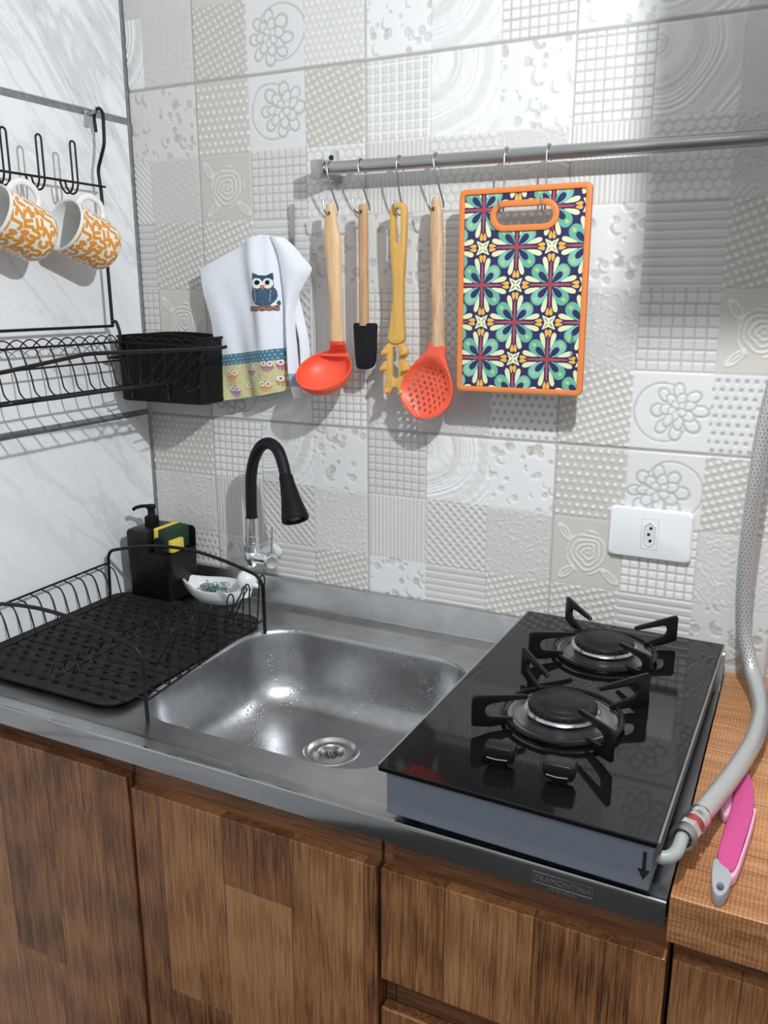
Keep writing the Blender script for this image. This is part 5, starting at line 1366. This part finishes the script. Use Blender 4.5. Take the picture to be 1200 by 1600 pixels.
def make_mug(rimc, axis, side, label, seed):
    """rimc: centre of the rim, axis: from base to rim, side: direction of the handle"""
    ax = Vector(axis).normalized(); sd = Vector(side); sd = (sd - ax * sd.dot(ax)).normalized(); bt = ax.cross(sd)
    Lm, R = 0.089, 0.0415
    t = thing('mug', label, 'mug', Vector(rimc) - ax * Lm * 0.5, 'mugs on the hanging rack')
    nu, nv = 360, 150
    gl = glyph_field(nu, nv, 2 * PI * R, Lm, seed)
    h = np.linspace(0, 1, nv); rad = R * (0.80 + 0.20 * np.clip(h / 0.16, 0, 1) ** 0.5) * (0.97 + 0.03 * h)
    th = np.arange(nu) * 2 * PI / nu
    O = np.array(Vector(rimc) - ax * Lm)
    Q = O + (h * Lm)[:, None, None] * np.array(ax) + (rad[:, None] * np.cos(th))[..., None] * np.array(sd) + (rad[:, None] * np.sin(th))[..., None] * np.array(bt)
    c = np.where(gl[..., None], np.array((0.70, 0.29, 0.035)), np.array((0.80, 0.79, 0.74)))
    c[h > 0.965] = (0.80, 0.80, 0.77)
    c[h < 0.02] = (0.80, 0.80, 0.77)
    link('printed_wall', grid_mesh('printed_wall', Q[..., 0], Q[..., 1], Q[..., 2], c, wrap=True), m_mug, t).data.flip_normals()
    bm = B(); r0 = R
    add_lathe(bm, [(0, 0.0), (R * 0.776, 0.0)], O, ax, 48)
    add_lathe(bm, [(R, Lm), (R - 0.0015, Lm + 0.0012), (R - 0.0032, Lm), (R - 0.0038, Lm * 0.5), (R - 0.0045, 0.012), (R * 0.75, 0.0055), (0, 0.005)], O, ax, 64)
    obj('inside', bm, m_mugwhite, t, 50)
    hp_ = [(0.018, R - 0.003), (0.021, R + 0.012), (0.034, R + 0.0225), (0.052, R + 0.0225), (0.065, R + 0.013), (0.071, R - 0.003)]
    pts = smooth_path([Vector(O) + ax * a + sd * b_ for a, b_ in hp_], 8)
    bm = B(); add_tube(bm, pts, 0.005, 16, radii=[(0.0034, 0.0052)] * len(pts)); obj('handle', bm, m_mugwhite, t, 50)
    return t
AX = (-0.06, -0.93, 0.37)
make_mug((0.0665, -0.2405, 1.5330), AX, (0.0, 0.10, 1), 'orange and white letter print mug nearest the corner, its open mouth showing', 3)
make_mug((0.0665, -0.3705, 1.5420), AX, (0.0, 0.10, 1), 'orange and white letter print mug cut off by the left picture edge', 3)

# ------------------------------------------------------------------ drip tray and dish rack on the steel top
t = thing('drip_tray', 'black rubber drip tray with raised ovals lying under the wire dish rack', 'tray', (0.165, -0.30, ZS))
bm = B()
def tl(hx, hy, r, z): return [Vector((x, y, z)) for x, y in rrect(0.166, -0.296, hx, hy, r, 10, 10)]
ZT = ZS - 0.0028
add_loft(bm, [tl(0.150, 0.172, 0.030, ZT + 0.0012), tl(0.160, 0.180, 0.034, ZT + 0.004), tl(0.1625, 0.1825, 0.035, ZT + 0.0085), tl(0.1605, 0.1805, 0.034, ZT + 0.0105), tl(0.155, 0.176, 0.032, ZT + 0.0085), tl(0.146, 0.168, 0.030, ZT + 0.0078)])
obj('tray', bm, m_rubber, t, 40)
bm = B()
rw = 0
for iy in range(18):
    for ix in range(11):
        x_ = 0.028 + ix * 0.0275 + (0.0137 if iy % 2 else 0); y_ = -0.455 + iy * 0.0187
        if x_ > 0.305: continue
        c = Vector((x_, y_, ZT + 0.0080))
        ca, sa = math.cos(0.35), math.sin(0.35)
        def rg(s, z): return [c + Vector((0.0052 * s * math.cos(a) * ca - 0.0021 * s * math.sin(a) * sa, 0.0052 * s * math.cos(a) * sa + 0.0021 * s * math.sin(a) * ca, z)) for a in np.linspace(0, 2 * PI, 10, endpoint=False)]
        add_loft(bm, [rg(1.0, -0.0006), rg(0.95, 0.0022), rg(0.6, 0.0034)])
o = obj('raised_ovals', bm, m_rubber2, t, 50); o['kind'] = 'stuff'

t = thing('dish_rack', 'black wire dish rack with two end hoops standing over the rubber tray', 'dish rack', (0.19, -0.31, ZS))
ZW = ZS - 0.0020
yR, yF = -0.1555, -0.4715
def hoop(pts, r=0.0029):
    bm = B(); add_tube(bm, round_corners(pts, 0.012, 6), r, 12); return obj('end_hoop', bm, m_wire, t, 50)
arch = lambda x0, x1, y: [(x0, y, ZW)] + [(x0 + 0.004, y, 0.968)] + [(x0 + 0.012 + (x1 - x0 - 0.024) * k / 10, y, 0.974 + 0.031 * math.sin(PI * (k + 0.6) / 11.2)) for k in range(11)] + [(x1 - 0.002, y, 0.964), (x1 - 0.001, y, ZW)]
hoop(arch(0.012, 0.3545, yR)); hoop(arch(0.012, 0.3795, yF))
bm = B(); add_tube(bm, [(0.017, yR, 0.9555), (0.017, yF, 0.9525)], 0.0019, 10); obj('left_rail', bm, m_wire, t, 50)
bm = B(); add_tube(bm, [(0.3540, yR, 0.9045), (0.3790, yF, 0.9045)], 0.0018, 10); obj('right_rail', bm, m_wire, t, 50)
bm = B(); add_tube(bm, [(0.200, yR - 0.004, 0.9005), (0.208, yF + 0.004, 0.9005)], 0.0016, 8); obj('centre_wire', bm, m_wire, t, 50)
bm = B(); add_tube(bm, [(0.0530, yR - 0.004, 0.9005), (0.0530, yF + 0.004, 0.9005)], 0.0016, 8); obj('long_wire', bm, m_wire, t, 50)
NW = 13
for i in range(NW):
    y_ = yR - 0.012 - (yR - yF - 0.024) * i / (NW - 1); f = i / (NW - 1)
    xr_ = 0.3545 + 0.025 * f
    bm = B(); add_tube(bm, round_corners([(0.0175, y_, 0.9550), (0.038, y_, 0.9500), (0.0445, y_, 0.9370), (0.0530, y_, 0.9015), (0.190, y_, 0.8990), (0.1985, y_, 0.9165), (0.2135, y_, 0.9165), (0.2250, y_, 0.8990), (xr_ - 0.012, y_, 0.8995), (xr_, y_, 0.9045)], 0.005, 3), 0.00125, 6); obj('cross_wire', bm, m_wire, t, 60)
for i in range(6):
    y_ = yR - 0.026 - 0.048 * i; f = (yR - y_) / (yR - yF); xr_ = 0.3545 + 0.025 * f
    lean = 0.004
    pts = [(xr_, y_, 0.9045), (xr_ + 0.003, y_ + 0.005, 0.966)] + [(xr_ + 0.004, y_ + 0.0125 - 0.0085 * math.cos(a), 0.974 + 0.012 * math.sin(a)) for a in np.linspace(0, PI, 9)] + [(xr_ + 0.003, y_ + 0.020, 0.966), (xr_, y_ + 0.0245, 0.9045)]
    pts = [(x - 0.0, y, z) for x, y, z in pts]
    bm = B(); add_tube(bm, round_corners(pts, 0.004, 3), 0.0013, 6); obj('plate_divider', bm, m_wire, t, 60)
    if i % 2: continue
    xi = xr_ - 0.062
    pts = [(xi, y_, 0.9000), (xi + 0.026, y_ + 0.006, 0.946)] + [(xi + 0.030, y_ + 0.0125 - 0.0075 * math.cos(a), 0.952 + 0.009 * math.sin(a)) for a in np.linspace(0, PI, 9)] + [(xi + 0.026, y_ + 0.019, 0.946), (xi, y_ + 0.0245, 0.9000)]
    bm = B(); add_tube(bm, round_corners(pts, 0.004, 3), 0.0013, 6); obj('plate_divider', bm, m_wire, t, 60)

# soap dispenser, sponge, duck dish
t = thing('soap_dispenser', 'black textured soap dispenser with a sponge bay standing in the wall corner', 'soap dispenser', (0.08, -0.085, ZS))
ZD = ZT + 0.0088
bm = B()
def dl(hx, hy, r, z): return [Vector((x, y, z)) for x, y in rrect(0.0815, -0.0845, hx, hy, r, 8, 6)]
add_loft(bm, [dl(0.0465, 0.0375, 0.006, ZD), dl(0.0485, 0.0395, 0.007, ZD + 0.0025), dl(0.0505, 0.0410, 0.008, 0.990), dl(0.0505, 0.0410, 0.008, 1.006), dl(0.0485, 0.039, 0.007, 1.011), dl(0.044, 0.035, 0.006, 1.0130)])
o = obj('body', bm, m_blackrough, t, 35)
# cut the sponge bay out of the front right corner
cb = B(); add_box(cb, (0.0845, -0.1500, 0.974), (0.160, -0.0500, 1.04)); bool_cut(o, cb)
bm = B(); add_lathe(bm, [(0.0125, 0.0), (0.0132, 0.002), (0.0132, 0.016), (0.0115, 0.018), (0.0075, 0.019), (0.0065, 0.021), (0.0065, 0.0345), (0.0, 0.0345)], (0.0595, -0.083, 1.0125)); pu_ = obj('pump_collar', bm, m_black, t, 40)
bm = B(); add_lathe(bm, [(0.0, 0.0), (0.0085, 0.0), (0.0092, 0.002), (0.0085, 0.0065), (0.0, 0.0075)], (0.0595, -0.083, 1.0455))
add_tube(bm, smooth_path([(0.0600, -0.084, 1.0500), (0.0480, -0.0935, 1.0505), (0.0390, -0.1005, 1.0480), (0.0350, -0.1035, 1.0445)], 5), 0.003, 12, radii=[(0.0032, 0.0048)] * 16); obj('pump_nozzle', bm, m_black, t, 50)
bm = B(); add_prism(bm, [(0.0975, 0.9735), (0.1165, 0.9735), (0.1165, 1.000), (0.112, 1.0045), (0.102, 1.0045), (0.0975, 1.000)], [], (0, -0.1212, 0), (1, 0, 0), (0, 0, 1), 0.0035, 0.0008); obj('front_lip', bm, m_black, t, 30)
t = thing('sponge', 'yellow and green kitchen sponge resting in the bay of the black soap dispenser', 'sponge', (0.108, -0.085, 0.975))
RS = Matrix.Translation((0.108, -0.085, 0.99)) @ Matrix.Rotation(math.radians(4), 4, 'Y') @ Matrix.Translation((-0.108, 0.085, -0.99))
bm = B(); add_box(bm, (0.0870, -0.1130, 0.9755), (0.0965, -0.0520, 1.0165), 0.0015, 2); bmesh.ops.transform(bm, matrix=RS, verts=bm.verts); obj('foam', bm, m_yellow, t, 30, 'yellow foam layer')
bm = B(); add_box(bm, (0.0968, -0.1125, 0.9755), (0.1195, -0.0525, 1.0155), 0.0015, 2); bmesh.ops.transform(bm, matrix=RS, verts=bm.verts); obj('scouring_pad', bm, m_green, t, 30, 'dark green scouring layer')
bm = B(); add_box(bm, (0.1200, -0.1125, 0.9755), (0.1300, -0.0800, 0.9985), 0.002, 2); obj('foam', bm, m_yellow, t, 30, 'yellow foam corner')

t = thing('duck_dish', 'white duck-shaped ceramic dish on the steel top behind the dish rack', 'dish', (0.19, -0.07, ZS))
ZQ = ZT + 0.0102
bm = B()
nD = 40
def duck(s, z, tip=0.0, inset=0.0):
    out = []
    for k in range(nD):
        a = 2 * PI * k / nD
        x = math.cos(a); y = math.sin(a)
        tail = 1.0 + 0.32 * max(0, -x) ** 6
        out.append(Vector((0.198 + (0.062 * s - inset) * x * tail, -0.078 + (0.043 * s - inset) * y * (1 - 0.25 * max(0, -x) ** 3), z + tip * max(0, -x) ** 5)))
    return out
add_loft(bm, [duck(0.55, ZQ), duck(0.72, ZQ + 0.002), duck(0.92, ZQ + 0.014, 0.004), duck(1.0, ZQ + 0.026, 0.008), duck(1.0, ZQ + 0.0285, 0.008), duck(1.0, ZQ + 0.028, 0.006, 0.006), duck(0.86, ZQ + 0.014, 0.003, 0.004), duck(0.6, ZQ + 0.005, 0, 0.003)])
# neck and head
add_loft(bm, [ell(c, a, b_, 18) for c, a, b_ in (((0.244, -0.068, ZQ + 0.012), 0.0175, 0.018), ((0.252, -0.065, ZQ + 0.026), 0.0135, 0.014), ((0.2535, -0.0645, ZQ + 0.036), 0.012, 0.0125))], False, False)
obj('body', bm, m_white_ceramic, t, 60)
bm = B(); add_lathe(bm, [(0.0185 * math.sin(a), -0.0195 * math.cos(a)) for a in np.linspace(0.0001, PI - 0.0001, 18)], (0.2560, -0.066, ZQ + 0.042), (0, 0, 1), 28); hd = obj('head', bm, m_white_ceramic, t, 60)
bm = B(); add_lathe(bm, [(0.0052, 0.0), (0.0045, 0.006), (0.0022, 0.012), (0.0, 0.0135)], (0.2720, -0.0665, ZQ + 0.0360), (1, -0.12, -0.15), 16); obj('beak', bm, m_white_ceramic, hd, 60)
t = thing('scourer', 'small grey and teal steel scourer lying inside the white duck-shaped dish', 'scourer', (0.19, -0.078, ZQ + 0.01))
bm = B(); r_ = random.Random(3)
for k in range(46):
    c = Vector((0.190 + r_.uniform(-0.024, 0.024), -0.078 + r_.uniform(-0.016, 0.016), ZQ + 0.019 + r_.uniform(-0.005, 0.007)))
    ra = r_.uniform(0.004, 0.0075); e = basis((r_.uniform(-1, 1), r_.uniform(-1, 1), r_.uniform(-0.2, 1)))
    add_tube(bm, [c + e @ Vector((ra * math.cos(q_), ra * math.sin(q_), 0.0012 * math.sin(3 * q_))) for q_ in np.linspace(0, 2 * PI, 14, endpoint=False)], 0.0007, 5, True)
obj('wool', bm, m_scourer, t, 60)
bm = B()
for k in range(14):
    c = Vector((0.197 + r_.uniform(-0.012, 0.012), -0.086 + r_.uniform(-0.008, 0.008), ZQ + 0.022 + r_.uniform(-0.003, 0.005)))
    ra = r_.uniform(0.003, 0.006); e = basis((r_.uniform(-1, 1), r_.uniform(-1, 1), r_.uniform(-0.2, 1)))
    add_tube(bm, [c + e @ Vector((ra * math.cos(q_), ra * math.sin(q_), 0)) for q_ in np.linspace(0, 2 * PI, 12, endpoint=False)], 0.0008, 5, True)
obj('teal_strands', bm, m_tealplastic, t, 60, 'teal plastic strands')

# ------------------------------------------------------------------ lamp body added above the frame; its side panel blocks the bulb
t = thing('added_lamp', 'added white pendant lamp with a side panel shading the right wall, out of frame', 'lamp', (BULB[0], BULB[1], 1.78))
bx0, by0, bz0 = BULB
bm = B(); add_tube(bm, [(bx0, by0, bz0 + 0.10), (bx0, by0, 2.598)], 0.003, 8); obj('cord', bm, m_lamp, t)
bm = B(); add_lathe(bm, [(0.0, 0.10), (0.02, 0.10), (0.02, 0.045), (0.0, 0.045)], BULB, seg=24); obj('socket', bm, m_lamp, t)
bm = B(); add_box(bm, (bx0 - 0.040, by0 + 0.157, bz0 - 0.106), (bx0 + 0.42, by0 + 0.160, bz0 + 0.20)); obj('shading_panel', bm, m_lamp, t, None)  # unseen panel added to throw the dark vertical shadow on the right wall
bm = B(); add_tube(bm, [(bx0, by0 + 0.0, bz0 + 0.09), (bx0, by0 + 0.158, bz0 + 0.12)], 0.003, 8); obj('bracket', bm, m_lamp, t)
